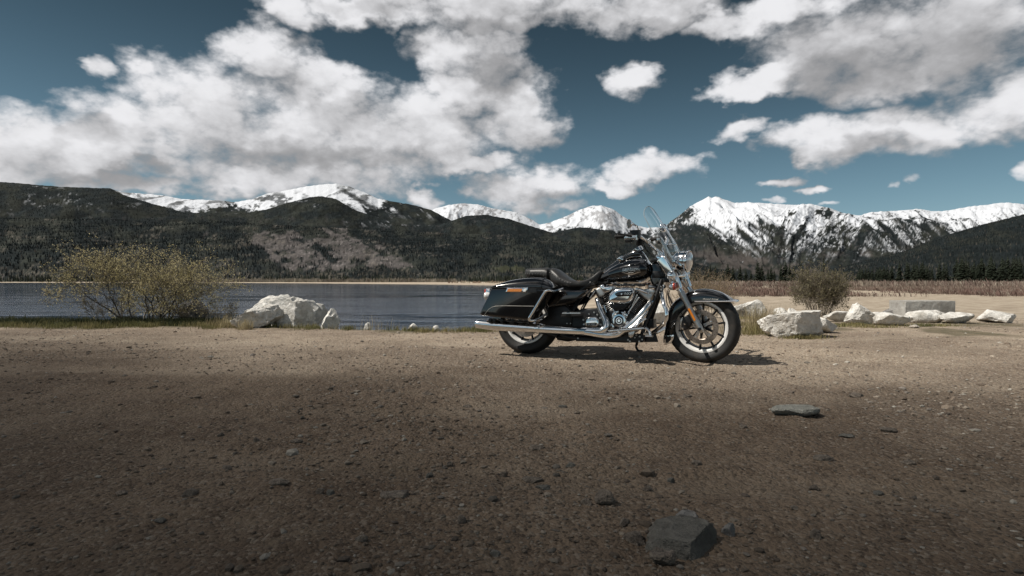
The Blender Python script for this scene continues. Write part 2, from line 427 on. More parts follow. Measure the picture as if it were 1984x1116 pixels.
def scatter_trees(name, X, Y, z, PX, PY, C, T, n, hr, seed, label):
    """far-off forest on a slope, one mass of small conifers standing where the slope is wooded"""
    global NEEDLE_FAR
    rng = np.random.RandomState(seed); R, K = X.shape
    i = rng.uniform(0, R - 5, n); j = rng.uniform(0, K - 2, n); ii = i.astype(int); jj = j.astype(int); fi = i - ii; fj = j - jj
    bi = lambda A: A[ii, jj] * (1 - fi) * (1 - fj) + A[ii + 1, jj] * fi * (1 - fj) + A[ii, jj + 1] * (1 - fi) * fj + A[ii + 1, jj + 1] * fi * fj
    x, y, zz, px = bi(X), bi(Y), bi(z), bi(PX); lum = C[ii, jj].sum(-1)
    ok = (rng.rand(n) < np.clip(1.2 - lum * 7.5, .03, 1)) & (px > -60) & (px < 2040)
    x, y, zz = x[ok], y[ok], zz[ok]; n = len(x)
    h = rng.uniform(hr[0], hr[1], n); r = h * rng.uniform(.14, .22, n); a0 = rng.rand(n) * 6
    V = []
    for z0, z1, k in ((.02, .62, 1.0), (.36, 1.0, .66)):
        for q in range(4):
            a = a0 + q * math.pi / 2
            V.append(np.stack([x + np.cos(a) * r * k, y + np.sin(a) * r * k, zz + h * z0], -1))
        V.append(np.stack([x, y, zz + h * z1], -1))
    V = np.stack(V, 1).reshape(-1, 3)
    f = np.array([[0, 1, 4], [1, 2, 4], [2, 3, 4], [3, 0, 4], [5, 6, 9], [6, 7, 9], [7, 8, 9], [8, 5, 9]])
    Fc = (f[None] + (np.arange(n) * 10)[:, None, None]).reshape(-1, 3)
    c = np.repeat(np.where((rng.rand(n) < .07)[:, None], np.array([[.075, .066, .057]]), np.array([[.0175, .0225, .0235]])) * rng.uniform(.8, 1.25, n)[:, None], 10, 0)
    if NEEDLE_FAR is None:
        m, t, bs, out = new_mat('far_conifers'); a = t.new('ShaderNodeAttribute'); a.attribute_name = 'Col'
        nn = t.noise(t.new('ShaderNodeNewGeometry').outputs['Position'], .02, 3, .6); v = t.new('ShaderNodeVectorMath', operation='SCALE'); t.l.new(a.outputs['Color'], v.inputs[0]); t.l.new(t.mr(nn, .3, .7, .7, 1.3), v.inputs['Scale'])
        t.l.new(v.outputs[0], bs.inputs['Base Color']); bs.inputs['Roughness'].default_value = 1.0; bs.inputs['Specular IOR Level'].default_value = .05
        NEEDLE_FAR = m
    tag(link('far_forest', np_mesh('far_forest', V, Fc, False, c), NEEDLE_FAR), label, 'forest', kind='stuff')
def mountain(name, sil, D, D0, colour, step=2.0, nr=110, power=1.12, amp=0.10, lam=900.0, skew=0.0, jag=1.2, seed=0.0, label_kind='structure', jagf=0.16, spurs=(), gully=0.06, trees=None, fall=None):
    sx = [p[0] for p in sil]; sy = [p[1] for p in sil]
    lo_, hi_ = max(sx[0], -40), min(sx[-1], 2030)
    px = np.concatenate([np.linspace(sx[0], lo_, 40)[:-1] if sx[0] < lo_ else [], np.linspace(lo_, hi_, int((hi_ - lo_) / step)), np.linspace(hi_, sx[-1], 40)[1:] if sx[-1] > hi_ else []]); nc = len(px)
    top = np.interp(px, sx, sy) + (fbm(px * jagf, px * 0 + seed, seed, 5, 0.6) - 0.5) * 2 * jag
    tt = np.concatenate([np.linspace(0, 1, nr), [1.08, 1.25, 1.6]])
    T, PX = np.meshgrid(tt, px, indexing='ij'); TOP = np.meshgrid(tt, top, indexing='ij')[1]
    u = (PX - CX) / F
    dep = D0 + (D - D0) * T
    ztop = H + D * (HY - TOP) / F
    base = -12.0
    s = np.where(T <= 1, np.power(np.clip(T, 0, 1), power), 1 - (T - 1) * 1.3)
    z = base + (ztop - base) * s
    w = np.clip(4 * T * (1 - T), 0, 1) * (T <= 1)
    xs = u * dep
    wx = xs + (fbm(xs / lam * 0.7, dep / lam * 0.7, seed + 4, 3) - 0.5) * lam * 0.9 + skew * (dep - D)
    rg = fbm(wx / lam, dep / (lam * 2.4), seed + 1, 6, 0.55, ridged=True)
    z = z + (rg - 0.62) * amp * 2.2 * (ztop - base) * np.clip(w * 1.25, 0, 1) * (0.35 + 0.65 * np.clip(T * 1.5, 0, 1))
    if fall is not None:
        py0 = HY - (HY - TOP) * np.clip(T, 0, 1); wl = sstep(PX, *fall[0]) * (1 - sstep(PX, *fall[1])); wr_ = (fbm(PX / 40., py0 / 26., seed, 3) - .5) * 1.6
        ra = fbm((PX - py0 * .95) / 24.0 + wr_, py0 / 46.0, seed + 2, 5, 0.6, ridged=True); rb = fbm((PX + py0 * .6) / 24.0 + wr_, py0 / 46.0, seed + 3, 5, 0.6, ridged=True)
        rg2 = ra * (1 - wl) + rb * wl
    else: rg2 = fbm(wx / (lam * .21) + seed, dep / (lam * .9), seed + 2, 4, 0.6, ridged=True)
    z = z + (rg2 - 0.62) * gully * (ztop - base) * np.clip(6 * T * (1 - T), 0, 1) * (T <= 1)
    # big spurs: (top px, top t, bottom px, bottom t, half width px, relative height)
    for (pa, ta, pb, tb, hw, hh) in spurs:
        k = np.clip((ta - T) / (ta - tb), 0, 1)
        cxp = pa + (pb - pa) * k
        z = z + hh * (ztop - base) * np.clip(1 - np.abs(PX - cxp) / hw, 0, 1) * np.clip(4 * k * (1 - k), 0, 1) ** 0.5 * (T < ta)
    X = xs; Y = dep
    PY = HY - F * (z - H) / dep
    # slope: face normals by gradient on the grid
    gx = np.gradient(z, axis=1) / np.maximum(np.gradient(X, axis=1), 1e-3)
    C = colour(PX, PY, T, z, X, Y, gx, rg2)
    if trees: scatter_trees(name, X, Y, z, PX, PY, C, T, *trees)
    nrt = len(tt)
    i, j = np.meshgrid(np.arange(nrt - 1), np.arange(nc - 1), indexing='ij')
    q = np.stack([i * nc + j, i * nc + j + 1, (i + 1) * nc + j + 1, (i + 1) * nc + j], -1).reshape(-1, 4)
    me = np_mesh(name, np.stack([X.ravel(), Y.ravel(), z.ravel()], -1), q, True, C.reshape(-1, 3))
    return tag(link(name, me, m_mount('slopes_of_' + name, 60.0 / D)), kind='structure')
def mixc(C, col_, f): return C * (1 - f[..., None]) + col_ * f[..., None]
def forest_col(PX, PY, T, X, Y, sc, k=1.0):
    n = fbm(PX / 26.0, PY / 13.0, 2.0, 4, 0.6); n2 = fbm(PX / 2.6, PY / 3.6, 7.0, 3, 0.7)
    C = mixc(np.broadcast_to(FOREST, PX.shape + (3,)).copy(), FOREST2 * k, sstep(n, 0.40, 0.68))
    return C * (0.55 + 0.9 * n2)[..., None]

def col_left_snow(PX, PY, T, z, X, Y, gx, rg):
    C = forest_col(PX, PY, T, X, Y, 2.5)
    pat = sstep(fbm(PX / 16.0, PY / 7.0, 41.0, 4, .6), .50, .60) * sstep(PX, 470, 500) * sstep(-PX, -640, -560) * sstep(PY, 366, 380)
    line = np.interp(PX, [-600, 120, 212, 240, 300, 350, 420, 445, 470, 520, 560, 640, 700, 735, 748, 790, 860, 2000], [330, 330, 350, 392, 404, 410, 404, 393, 406, 413, 418, 420, 408, 404, 380, 350, 350, 350])
    n = fbm(PX / 7.0 - PY / 9.0, PY / 5.0, 3.0, 5, 0.65)
    strk = fbm((PX - PY * 0.9) / 5.0, PY / 26.0, 8.0, 4, 0.6)
    sn = sstep((line - PY) / 14.0 + (n - 0.5) * 3.0 + (strk - .5) * 1.6, -0.2, 0.25)
    # dark tree stringers through the snow and one diagonal rocky rib
    sn0 = sn; rib = np.abs((PY - 362) - (PX - 655) * 0.62); sn = sn * (1 - 0.9 * ((PX > 648) & (PX < 790)) * sstep(-rib - (n - .5) * 14, -7.0, -2.5) * sstep(PX, 650, 670))
    k = sstep(strk, 0.57, 0.70) * sstep(PX, 720, 740) * sstep(-PX, -870, -850) * sstep(-PY, -432, -402) * sstep(n, .42, .6)
    sn = np.maximum(sn, k) * (1 - .85 * pat) * (1 - .75 * sstep(rg + (n - .5) * .5, .66, .80))
    C = mixc(C, ROCK * .6, (1 - sn) * sstep(n, 0.62, 0.8) * 0.5)
    return mixc(C, SNOW, sn)
def col_dome(PX, PY, T, z, X, Y, gx, rg):
    C = forest_col(PX, PY, T, X, Y, 2.0, 0.9)
    n = fbm(PX / 8.0, PY / 5.0, 5.0, 5, 0.65); g2 = fbm(PX / 60, PY / 22, 9.0, 3)
    sp = sstep(n, 0.62, 0.70) * sstep(g2, 0.52, 0.62) * sstep(-PY, -425, -395)
    C = mixc(C, SNOW * .5, sp * 0.5)
    st = sstep(fbm((PX - PY * 1.0) / 8, PY / 22, 4.0, 4, .6), 0.58, 0.68) * sstep(PX, 655, 690) * sstep(-PX, -860, -800)
    C = mixc(C, SNOW, st * sstep(-PY, -445, -415) * sstep(n, .45, .6))
    C = mixc(C, SCREE * .6, sstep(n, .6, .75) * 0.35 * sstep(PY, 400, 430))
    return C
def col_bench(PX, PY, T, z, X, Y, gx, rg):
    C = forest_col(PX, PY, T, X, Y, 1.0, 1.15)
    n = fbm(PX / 9.0, PY / 5.0, 1.0, 5, 0.65); n2 = fbm(PX / 3.0, PY / 2.2, 6.0, 3, 0.7)
    st = fbm((PX - PY * 1.25) / 15.0, (PY + PX * .3) / 50.0, 2.0, 4, 0.6)
    blob = lambda cx, cy, rx, ry: np.clip(1 - ((PX - cx) / rx) ** 2 - ((PY - cy) / ry) ** 2, -1, 1)
    a = np.maximum.reduce([blob(545, 470, 62, 26), blob(570, 495, 75, 22), blob(650, 462, 40, 24), blob(680, 490, 70, 26), blob(610, 512, 90, 14), blob(745, 508, 60, 14), blob(505, 455, 28, 14)])
    nb = fbm(PX / 22.0 + PY / 30.0, PY / 12.0, 31.0, 3, 0.55)
    sc = sstep(a + (st - 0.5) * 2.6 + (nb - 0.5) * 2.6 - .12, 0.0, 0.5)
    sc = sc * (1 - 0.8 * sstep(n, 0.56, 0.66)) * (0.75 + 0.25 * sstep(n2, 0.35, 0.5))
    C = mixc(C, SCREE * (0.9), sc)
    C = mixc(C, SCREE * 1.9, sstep(n2, 0.62, 0.78) * sc * 0.8)
    # pale bare aspens and grass patches scattered in the woods
    g = sstep(fbm(PX / 34, PY / 9, 11.0, 4, .6), 0.56, 0.68) * sstep(n2, 0.48, 0.62)
    C = mixc(C, np.array([.12, .108, .092]), g * 0.55)
    gr = sstep(blob(985, 522, 45, 8) + (n - .5) * 3, 0.1, 0.8)
    C = mixc(C, np.array([.050, .054, .032]), gr * .7)
    low = sstep(PY, 512, 536) * sstep(n2, .5, .65)
    return mixc(C, np.array([.10, .088, .072]), low * 0.45)
def col_far(PX, PY, T, z, X, Y, gx, rg):
    C = np.broadcast_to(SNOW, PX.shape + (3,)).copy()
    n = fbm(PX / 5.0, PY / 4.0, 3.0, 5, 0.65); st = fbm((PX - PY * .2) / 4.0, PY / 20.0, 8.0, 4, 0.6)
    lo = np.interp(PX, [800, 1046, 1120, 1200, 1300], [420, 446, 436, 440, 446])
    d = sstep((PY - lo) / 16 + (n - .5) * 2.6, 0.2, 0.6)
    C = mixc(C, FOREST * 1.4, d)
    rk = np.maximum(sstep(st + (n - .5) * .9, 0.64, 0.76), sstep(rg + (n - .5) * .6, .70, .82))
    return mixc(C, ROCK * 1.3, rk * 0.65 * (1 - d))
def col_right(PX, PY, T, z, X, Y, gx, rg):
    C = forest_col(PX, PY, T, X, Y, 1.8, 0.9)
    n = fbm(PX / 6.0, PY / 4.5, 3.0, 5, 0.68); n1 = fbm(PX / 2.6, PY / 2.2, 12.0, 3, 0.7)
    # snow lies in gullies that run down the fall line; forest ribs between them
    wl = sstep(PX, 1470, 1540) * (1 - sstep(PX, 1640, 1720)); wn = (n - .5) * 12
    st = fbm((PX - PY * .95 + wn) / 4.2, PY / 13.0, 8.0, 4, 0.62) * (1 - wl) + fbm((PX + PY * .6 + wn) / 4.2, PY / 13.0, 28.0, 4, 0.62) * wl
    st2 = fbm((PX - PY * .95) / 18.0, PY / 50.0, 18.0, 3, 0.55) * (1 - wl) + fbm((PX + PY * .6) / 18.0, PY / 50.0, 38.0, 3, 0.55) * wl
    line = np.interp(PX, [1250, 1300, 1330, 1345, 1400, 1450, 1490, 1560, 1600, 1640, 1700, 1760, 1830, 2200], [424, 424, 412, 440, 462, 452, 448, 436, 420, 424, 428, 432, 436, 440])
    a = (line - PY) / 34.0 + (st - 0.5) * 1.7 + (st2 - .5) * 1.6 + (n - 0.5) * 1.6 + (0.64 - rg) * 2.6
    sn = sstep(a, -0.15, 0.30)
    # sparse snow seen between trees lower down
    low = sstep(st * 0.6 + n1 * 0.4 + n * .25, 0.60, 0.72) * sstep(-PY, -520, -470)
    sn = np.maximum(sn, low * 0.75 * sstep(st2, .38, .55))
    # forested near flank of the peak: a dark triangle whose right edge is the spur
    tri = inpoly(PX + (n - .5) * 10, PY + (n - .5) * 8, [(1270, 470), (1300, 450), (1345, 432), (1380, 452), (1430, 485), (1520, 545), (1270, 545)])
    left = inpoly(PX + (n - .5) * 9, PY + (n - .5) * 7, [(1270, 450), (1290, 435), (1322, 410), (1342, 402), (1336, 415), (1300, 446), (1270, 470)])
    sn = np.where(tri, sn * 0.0 + sstep(n1 * .5 + n * .5, .68, .76) * .5, sn)
    sn = np.where(left, sstep(n1 * .5 + n * .5, .54, .62) * .6, sn)
    rib = lambda x0, y0, x1, y1, w: np.abs((PY - y0) - (PX - x0) * (y1 - y0) / (x1 - x0)) + 1000 * ((PX < x0) | (PX > x1)) - w
    for rr in ((1372, 434, 1500, 520, 4), (1450, 432, 1560, 500, 5), (1400, 455, 1450, 490, 3), (1560, 470, 1680, 505, 6), (1600, 440, 1700, 490, 4)):
        sn = sn * (1 - 0.9 * sstep(-rib(*rr) + (n - .5) * 8, 0, 3))
    rk = sstep(n1 * .5 + n * .5 + (st - .5) * .7, 0.60, 0.72)
    sn = sn * (1 - rk * 0.75 * sstep(PY, 388, 425))
    brown = sstep(fbm(PX / 30, PY / 12, 21.0, 4, .6), .46, .62) * sstep(PY, 470, 505)
    C = mixc(C, np.array([.085, .074, .07]), brown * 0.7)
    C = mixc(C, ROCK, rk * .5)
    return mixc(C, SNOW, sn)
def col_hill(PX, PY, T, z, X, Y, gx, rg):
    C = forest_col(PX, PY, T, X, Y, 0.9, 0.8)
    n = fbm(PX / 10, PY / 5, 5.0, 5, .65); n2 = fbm(PX / 3.0, PY / 2.2, 6.0, 3, 0.7)
    g = sstep(n, .58, .7) * sstep(PY, 500, 515) * sstep(n2, .45, .6)
    return mixc(C, np.array([.13, .118, .10]), g * .6)

mountain('mountains', [(-900, 430), (-500, 400), (-200, 380), (0, 352), (120, 362), (213, 365), (235, 372), (277, 375), (319, 379), (353, 386), (387, 386.6), (429, 389), (455, 391.6), (489, 386), (518, 375), (552, 369.6), (594.5, 361), (628, 357), (652, 356), (679, 362), (709, 374), (732, 384.5), (764, 391), (806, 398), (836, 407), (870, 425), (930, 450), (1000, 475), (1100, 500)],
         8000, 3500, col_left_snow, nr=100, amp=0.10, lam=1500, skew=0.3, jag=1.0, seed=1.0)
mountain('mountains', [(800, 430), (844, 403.5), (870, 397), (895, 394), (925, 396), (954, 403.5), (1000, 411), (1025, 423), (1046, 435), (1063, 432), (1097, 419), (1123, 406.6), (1144, 399), (1165, 398), (1186, 404.5), (1207, 419), (1237, 438), (1254, 441), (1279, 440), (1310, 446), (1360, 470)],
         12500, 8200, col_far, nr=80, amp=0.13, lam=1700, jag=1.0, seed=6.0, spurs=((1160, .98, 1190, .3, 30, .06),))
mountain('mountains', [(1180, 520), (1240, 475), (1288, 438), (1313, 419), (1334, 402), (1356, 389.6), (1372.5, 381), (1380, 384), (1387, 380), (1402, 386), (1423, 393), (1449, 392), (1487, 394), (1529, 397), (1571, 395), (1601, 401.5), (1635, 413), (1665, 417), (1694, 410), (1728, 409), (1762, 406.6), (1779, 404.5), (1804, 409), (1828, 409), (1880, 400), (1950, 392), (2050, 405), (2200, 420), (2500, 440), (3000, 470)],
         7000, 2600, col_right, step=1.7, nr=150, power=1.08, amp=0.08, gully=0.075, fall=((1470, 1540), (1640, 1720)), lam=900, skew=0.25, jag=1.5, seed=3.0,
         spurs=((1345, .80, 1500, .12, 34, .10), (1365, .96, 1540, .35, 26, .07), (1440, .9, 1560, .4, 26, .06), (1560, .95, 1540, .45, 24, .06), (1620, .95, 1700, .35, 40, .07)))
mountain('mountains', [(-900, 400), (-400, 372), (-100, 356), (60, 360), (155, 364), (213, 366), (240, 378), (300, 396), (360, 412), (420, 413), (480, 412), (515, 406), (556, 393), (600, 382), (622, 380), (650, 385), (690, 408), (740, 424), (790, 436), (850, 436), (903, 418), (942, 416), (990, 425), (1025, 437), (1072, 451), (1097, 445), (1123, 440), (1144, 442), (1182, 447), (1203, 455), (1260, 472), (1320, 492), (1400, 515), (1480, 535)],
         5200, 2500, col_dome, nr=90, amp=0.06, lam=900, jag=0.9, seed=2.0, jagf=.3, trees=(15000, (8, 14), 6, 'dark conifer forest on the rounded mountain below the snow'))
mountain('mountains', [(-900, 440), (-300, 425), (155, 424), (310, 430), (430, 428), (530, 436), (620, 440), (760, 446), (880, 452), (990, 455), (1100, 468), (1200, 482), (1300, 500), (1400, 524), (1450, 540)],
         2900, 1150, col_bench, step=1.9, nr=110, power=0.9, amp=0.09, lam=420, skew=-0.5, jag=1.2, seed=5.0, jagf=.35, trees=(34000, (5, 10), 5, 'dark conifer forest covering the lower slopes across the lake'))
mountain('mountains', [(1560, 540), (1620, 522), (1673, 506), (1720, 495.5), (1762, 483), (1804, 466), (1828, 457), (1900, 436), (1984, 415), (2200, 380), (2600, 360), (3200, 400)],
         2800, 900, col_hill, nr=80, power=0.95, amp=0.06, lam=400, jag=1.0, seed=8.0, jagf=.35, trees=(9000, (5, 9), 7, 'dark conifer forest on the hill at the foot of the snowy peaks'))

# ------------------------------------------------------------------ added out-of-view blocker in cumulus form, outlined to shade the near gravel
def build_sun_blocker():
    w = -SUN_TRAVEL; L = 700.0
    edge = [(-170, 7.9), (-7, 7.2), (-3.6, 5.4), (-1.5, 3.9), (0.3, 2.9), (4, 2.1), (60, -4), (150, -20), (175, -80), (120, -150), (-60, -165), (-160, -140), (-200, -60)]
    rng = random.Random(4)
    bm = bmesh.new()
    off = Vector((w.x * L, w.y * L, 0)); zb = w.z * L
    lo = [bm.verts.new((x + off.x, y + off.y, zb)) for x, y in edge]
    hi = [bm.verts.new((x + off.x + w.x / w.z * 22, y - 4 + off.y + w.y / w.z * 22, zb + 22)) for x, y in edge]
    bm.faces.new(lo[::-1]); bm.faces.new(hi)
    for i in range(len(edge)):
        k = (i + 1) % len(edge); bm.faces.new((lo[i], lo[k], hi[k], hi[i]))
    for k in range(60):
        r = rng.uniform(18, 46)
        x = rng.uniform(-150, 130); y = -r * 1.3 - 16 - rng.random() ** 1.3 * 70
        g = bmesh.ops.create_icosphere(bm, subdivisions=3, radius=1.0)
        for v in g['verts']:
            p = v.co.copy(); s = 1 + 0.22 * math.sin(7 * p.x + k) * math.sin(6 * p.y + 2 * k) * math.sin(5 * p.z)
            v.co = Vector((p.x * r * s + x + off.x, p.y * r * s + y + off.y, max(0.0, p.z * r * .8 * s + 14) + zb + 2))
    me = bpy.data.meshes.new('sun_blocker'); bm.to_mesh(me); bm.free()
    m, t, bs, out = new_mat('blocker_white')
    n = t.noise(t.new('ShaderNodeNewGeometry').outputs['Position'], .03, 6, .6)
    d = t.new('ShaderNodeBsdfDiffuse'); tr = t.new('ShaderNodeBsdfTranslucent'); mx = t.new('ShaderNodeMixShader')
    c = t.mix(n, rgb(.8, .8, .8), rgb(.92, .92, .93))
    t.l.new(c, d.inputs[0]); t.l.new(c, tr.inputs[0]); mx.inputs[0].default_value = .5
    t.l.new(d.outputs[0], mx.inputs[1]); t.l.new(tr.outputs[0], mx.inputs[2]); t.l.new(mx.outputs[0], out.inputs[0]); t.n.remove(bs)
    tag(link('sun_blocker', me, m), kind='structure')
build_sun_blocker()

# ------------------------------------------------------------------ mesh builder
def catmull(pts, n=6, closed=False):
    P = [Vector(p) for p in pts]; out = []
    N = len(P); rngi = range(N if closed else N - 1)
    for i in rngi:
        p1 = P[i]; p2 = P[(i + 1) % N]
        p0 = P[i - 1] if (closed or i > 0) else p1 * 2 - p2
        p3 = P[(i + 2) % N] if (closed or i + 2 < N) else p2 * 2 - p1
        for k in range(n):
            t = k / n
            out.append(0.5 * ((2 * p1) + (p2 - p0) * t + (2 * p0 - 5 * p1 + 4 * p2 - p3) * t * t + (3 * p1 - p0 - 3 * p2 + p3) * t ** 3))
    if not closed: out.append(P[-1])
    return out
class MB:
    def __init__(s): s.v = []; s.f = []
    def add(s, verts, faces):
        o = len(s.v); s.v += [Vector(v) for v in verts]; s.f += [tuple(i + o for i in f) for f in faces]; return s
    def tube(s, pts, r, seg=10, closed=False, smooth=0, cap=True):
        pts = [Vector(p) for p in pts]
        if smooth:
            rs = r if isinstance(r, (list, tuple)) else [r] * len(pts)
            n0 = len(pts); pts2 = catmull(pts, smooth, closed)
            r = [float(np.interp(i / smooth, range(n0), rs)) for i in range(len(pts2))]; pts = pts2
        rs = list(r) if isinstance(r, (list, tuple)) else [r] * len(pts)
        n = len(pts); vs = []
        up = None
        for i, p in enumerate(pts):
            a = pts[(i - 1) % n] if (closed or i > 0) else p
            b = pts[(i + 1) % n] if (closed or i < n - 1) else p
            t = (b - a).normalized()
            if up is None:
                up = t.orthogonal().normalized()
            up = (up - t * up.dot(t)).normalized()
            w = t.cross(up)
            for k in range(seg):
                an = 2 * math.pi * k / seg
                vs.append(p + (up * math.cos(an) + w * math.sin(an)) * rs[i])
        fs = []
        for i in range(n if closed else n - 1):
            for k in range(seg):
                a = i * seg + k; b = i * seg + (k + 1) % seg; c = ((i + 1) % n) * seg + (k + 1) % seg; d = ((i + 1) % n) * seg + k
                fs.append((a, b, c, d))
        if cap and not closed:
            fs.append(tuple(range(seg))[::-1]); fs.append(tuple((n - 1) * seg + k for k in range(seg)))
        return s.add(vs, fs)
    def lathe(s, prof, o, axis, seg=32, a0=0.0, a1=2 * math.pi, close=False):
        """prof: (radius, height along axis)"""
        o = Vector(o); ax = Vector(axis).normalized(); u = ax.orthogonal().normalized(); w = ax.cross(u)
        full = abs(a1 - a0 - 2 * math.pi) < 1e-6; ns = seg if full else seg + 1
        vs = []; np_ = len(prof)
        for k in range(ns):
            an = a0 + (a1 - a0) * k / seg
            d = u * math.cos(an) + w * math.sin(an)
            for (r, h) in prof: vs.append(o + d * r + ax * h)
        fs = []
        for k in range(seg):
            k2 = (k + 1) % ns
            for j in range(np_ if close else np_ - 1):
                j2 = (j + 1) % np_
                fs.append((k * np_ + j, k2 * np_ + j, k2 * np_ + j2, k * np_ + j2))
        return s.add(vs, fs)
    def prism(s, outl, y0, y1, bev=0.006, steps=3, smooth=0, M=None):
        """outline of (x,z) extruded along Y from y0 (near side) to y1, near and far rims rounded"""
        P = [Vector((p[0], p[1])) for p in outl]
        if smooth: P = catmull(P, smooth, True)
        n = len(P)
        area = sum(P[i].x * P[(i + 1) % n].y - P[(i + 1) % n].x * P[i].y for i in range(n))
        if area < 0: P = P[::-1]
        def inset(b):
            out = []
            for i in range(n):
                a = P[i - 1]; p = P[i]; c = P[(i + 1) % n]
                e1 = (p - a); e2 = (c - p)
                e1 = e1.normalized() if e1.length > 1e-9 else Vector((1, 0)); e2 = e2.normalized() if e2.length > 1e-9 else e1
                n1 = Vector((-e1.y, e1.x)); n2 = Vector((-e2.y, e2.x))
                m = n1 + n2
                m = m.normalized() if m.length > 1e-6 else n1
                k = min(1.0 / max(0.35, m.dot(n1)), 2.2)
                out.append(p + m * b * k)
            return out
        rings = []
        sg = 1 if y1 > y0 else -1
        for i in range(steps + 1):
            an = math.pi / 2 * i / steps
            rings.append((inset(bev * (1 - math.sin(an))), y0 + sg * bev * (1 - math.cos(an))))
        for i in range(steps + 1):
            an = math.pi / 2 * (1 - i / steps)
            rings.append((inset(bev * (1 - math.sin(an))), y1 - sg * bev * (1 - math.cos(an))))
        vs = [Vector((p.x, y, p.y)) for ring, y in rings for p in ring]
        fs = []
        for k in range(len(rings) - 1):
            for i in range(n):
                a = k * n + i; b = k * n + (i + 1) % n; fs.append((a, b, b + n, a + n) if sg > 0 else (a, a + n, b + n, b))
        fs.append(tuple(range(n)) if sg < 0 else tuple(range(n)))
        fs.append(tuple((len(rings) - 1) * n + i for i in range(n))[::-1])
        if M is not None: vs = [M @ v for v in vs]
        return s.add(vs, fs)
    def loft(s, rings, cap=True, closed_ring=True):
        n = len(rings[0]); vs = [p for r in rings for p in r]; fs = []
        for k in range(len(rings) - 1):
            for i in range(n if closed_ring else n - 1):
                a = k * n + i; b = k * n + (i + 1) % n; fs.append((a, b, b + n, a + n))
        if cap and closed_ring:
            fs.append(tuple(range(n))[::-1]); fs.append(tuple((len(rings) - 1) * n + i for i in range(n)))
        return s.add(vs, fs)
    def box(s, c, size, M=None, bev=0.0):
        c = Vector(c); x, y, z = (Vector(size) * 0.5)
        o = [(c.x - x, c.z - z), (c.x + x, c.z - z), (c.x + x, c.z + z), (c.x - x, c.z + z)]
        return s.prism(o, c.y - y, c.y + y, bev or min(x, y, z) * 0.15, 2, M=M)
    def ball(s, c, r, seg=12, sc=(1, 1, 1)):
        c = Vector(c); vs = []; fs = []; nr = seg // 2
        for i in range(nr + 1):
            th = math.pi * i / nr
            for k in range(seg):
                ph = 2 * math.pi * k / seg
                vs.append(c + Vector((r * sc[0] * math.sin(th) * math.cos(ph), r * sc[1] * math.sin(th) * math.sin(ph), r * sc[2] * math.cos(th))))
        for i in range(nr):
            for k in range(seg):
                a = i * seg + k; b = i * seg + (k + 1) % seg; fs.append((a, b, b + seg, a + seg))
        return s.add(vs, fs)
    def mirrored(s):
        o = MB(); o.v = [Vector((v.x, -v.y, v.z)) for v in s.v]; o.f = [f[::-1] for f in s.f]; return o
    def build(s, name, mat, parent=None, M=None, angle=38):
        me = bpy.data.meshes.new(name)
        me.from_pydata([tuple((M @ v) if M is not None else v) for v in s.v], [], s.f)
        bm = bmesh.new(); bm.from_mesh(me)
        bmesh.ops.remove_doubles(bm, verts=bm.verts, dist=1e-5)
        bmesh.ops.recalc_face_normals(bm, faces=bm.faces)
        bm.to_mesh(me); bm.free()
        me.polygons.foreach_set('use_smooth', [True] * len(me.polygons))
        try: me.set_sharp_from_angle(angle=math.radians(angle))
        except Exception: pass
        return link(name, me, mat, parent)

# ------------------------------------------------------------------ motorcycle frames
PF = gp(1361, 701); PR = gp(1022, 683.5)
MID = (PF + PR) / 2; WB = (PF - PR).length
YAW = math.atan2(PF.y - PR.y, PF.x - PR.x)
LEAN = math.radians(-3.5)
MID.z = -0.008
MBIKE = Matrix.Translation(MID) @ Matrix.Rotation(YAW, 4, 'Z') @ Matrix.Rotation(LEAN, 4, 'X')
RAKE = math.radians(26)
AXF = WB / 2; WR = 0.315
SAX = Vector((-math.sin(RAKE), 0, math.cos(RAKE)))
SPT = Vector((AXF + 0.17, 0, 0))
STEER = math.radians(-13)
MST = Matrix.Translation(SPT) @ Matrix.Rotation(STEER, 4, SAX) @ Matrix.Translation(-SPT)
def _proj(M, px, py, Y):
    Mi = M.inverted(); o = Mi @ Vector((0, 0, H)); d = (Mi.to_3x3() @ ray(px, py))
    t = (Y - o.y) / d.y
    return o + d * t
def Z(zx, zy, Y): return _proj(MBIKE, 900 + zx / 3.1, 380 + zy / 3.1, Y)          # enlarged-photo pixel -> point on the bike plane Y
def S(zx, zy, Y): return _proj(MBIKE @ MST, 900 + zx / 3.1, 380 + zy / 3.1, Y)    # the same in the steered front end
def C3(x, y, Y): return Z(682 + .4722 * x, 434 + .4722 * y, Y)
def xz(v): return (v.x, v.z)
def ZO(pts, Y): return [xz(Z(a, b, Y)) for a, b in pts]
def SO(pts, Y): return [xz(S(a, b, Y)) for a, b in pts]
def CO(pts, Y): return [xz(C3(a, b, Y)) for a, b in pts]

# materials
def m_paint():
    m, t, bs, out = new_mat('black_gloss_paint')
    tc = t.new('ShaderNodeTexCoord').outputs['Object']
    n = t.noise(tc, 9.0, 4, 0.6)
    bs.inputs['Base Color'].default_value = rgb(.0035, .0035, .004)
    t.inp(bs, 'Roughness', t.mr(n, .3, .7, 0.10, 0.16)); bs.inputs['Coat Weight'].default_value = 1.0; bs.inputs['Coat Roughness'].default_value = 0.02
    bs.inputs['Specular IOR Level'].default_value = 0.5
    return m
PAINT = m_paint()
CHROME = simple('chrome', (.95, .95, .95), 0.09, 1.0, var=0.03, nscale=25)
CHROME2 = simple('brushed_steel', (.70, .69, .68), 0.26, 1.0, var=0.08, nscale=60)
ALU = simple('cast_aluminium', (.56, .55, .53), 0.36, 1.0, var=0.08, bmp=.0006, bscale=300)
SATIN = simple('black_powder_coat', (.008, .008, .009), 0.38, 0.0, var=0.1, bmp=.0004, bscale=500)
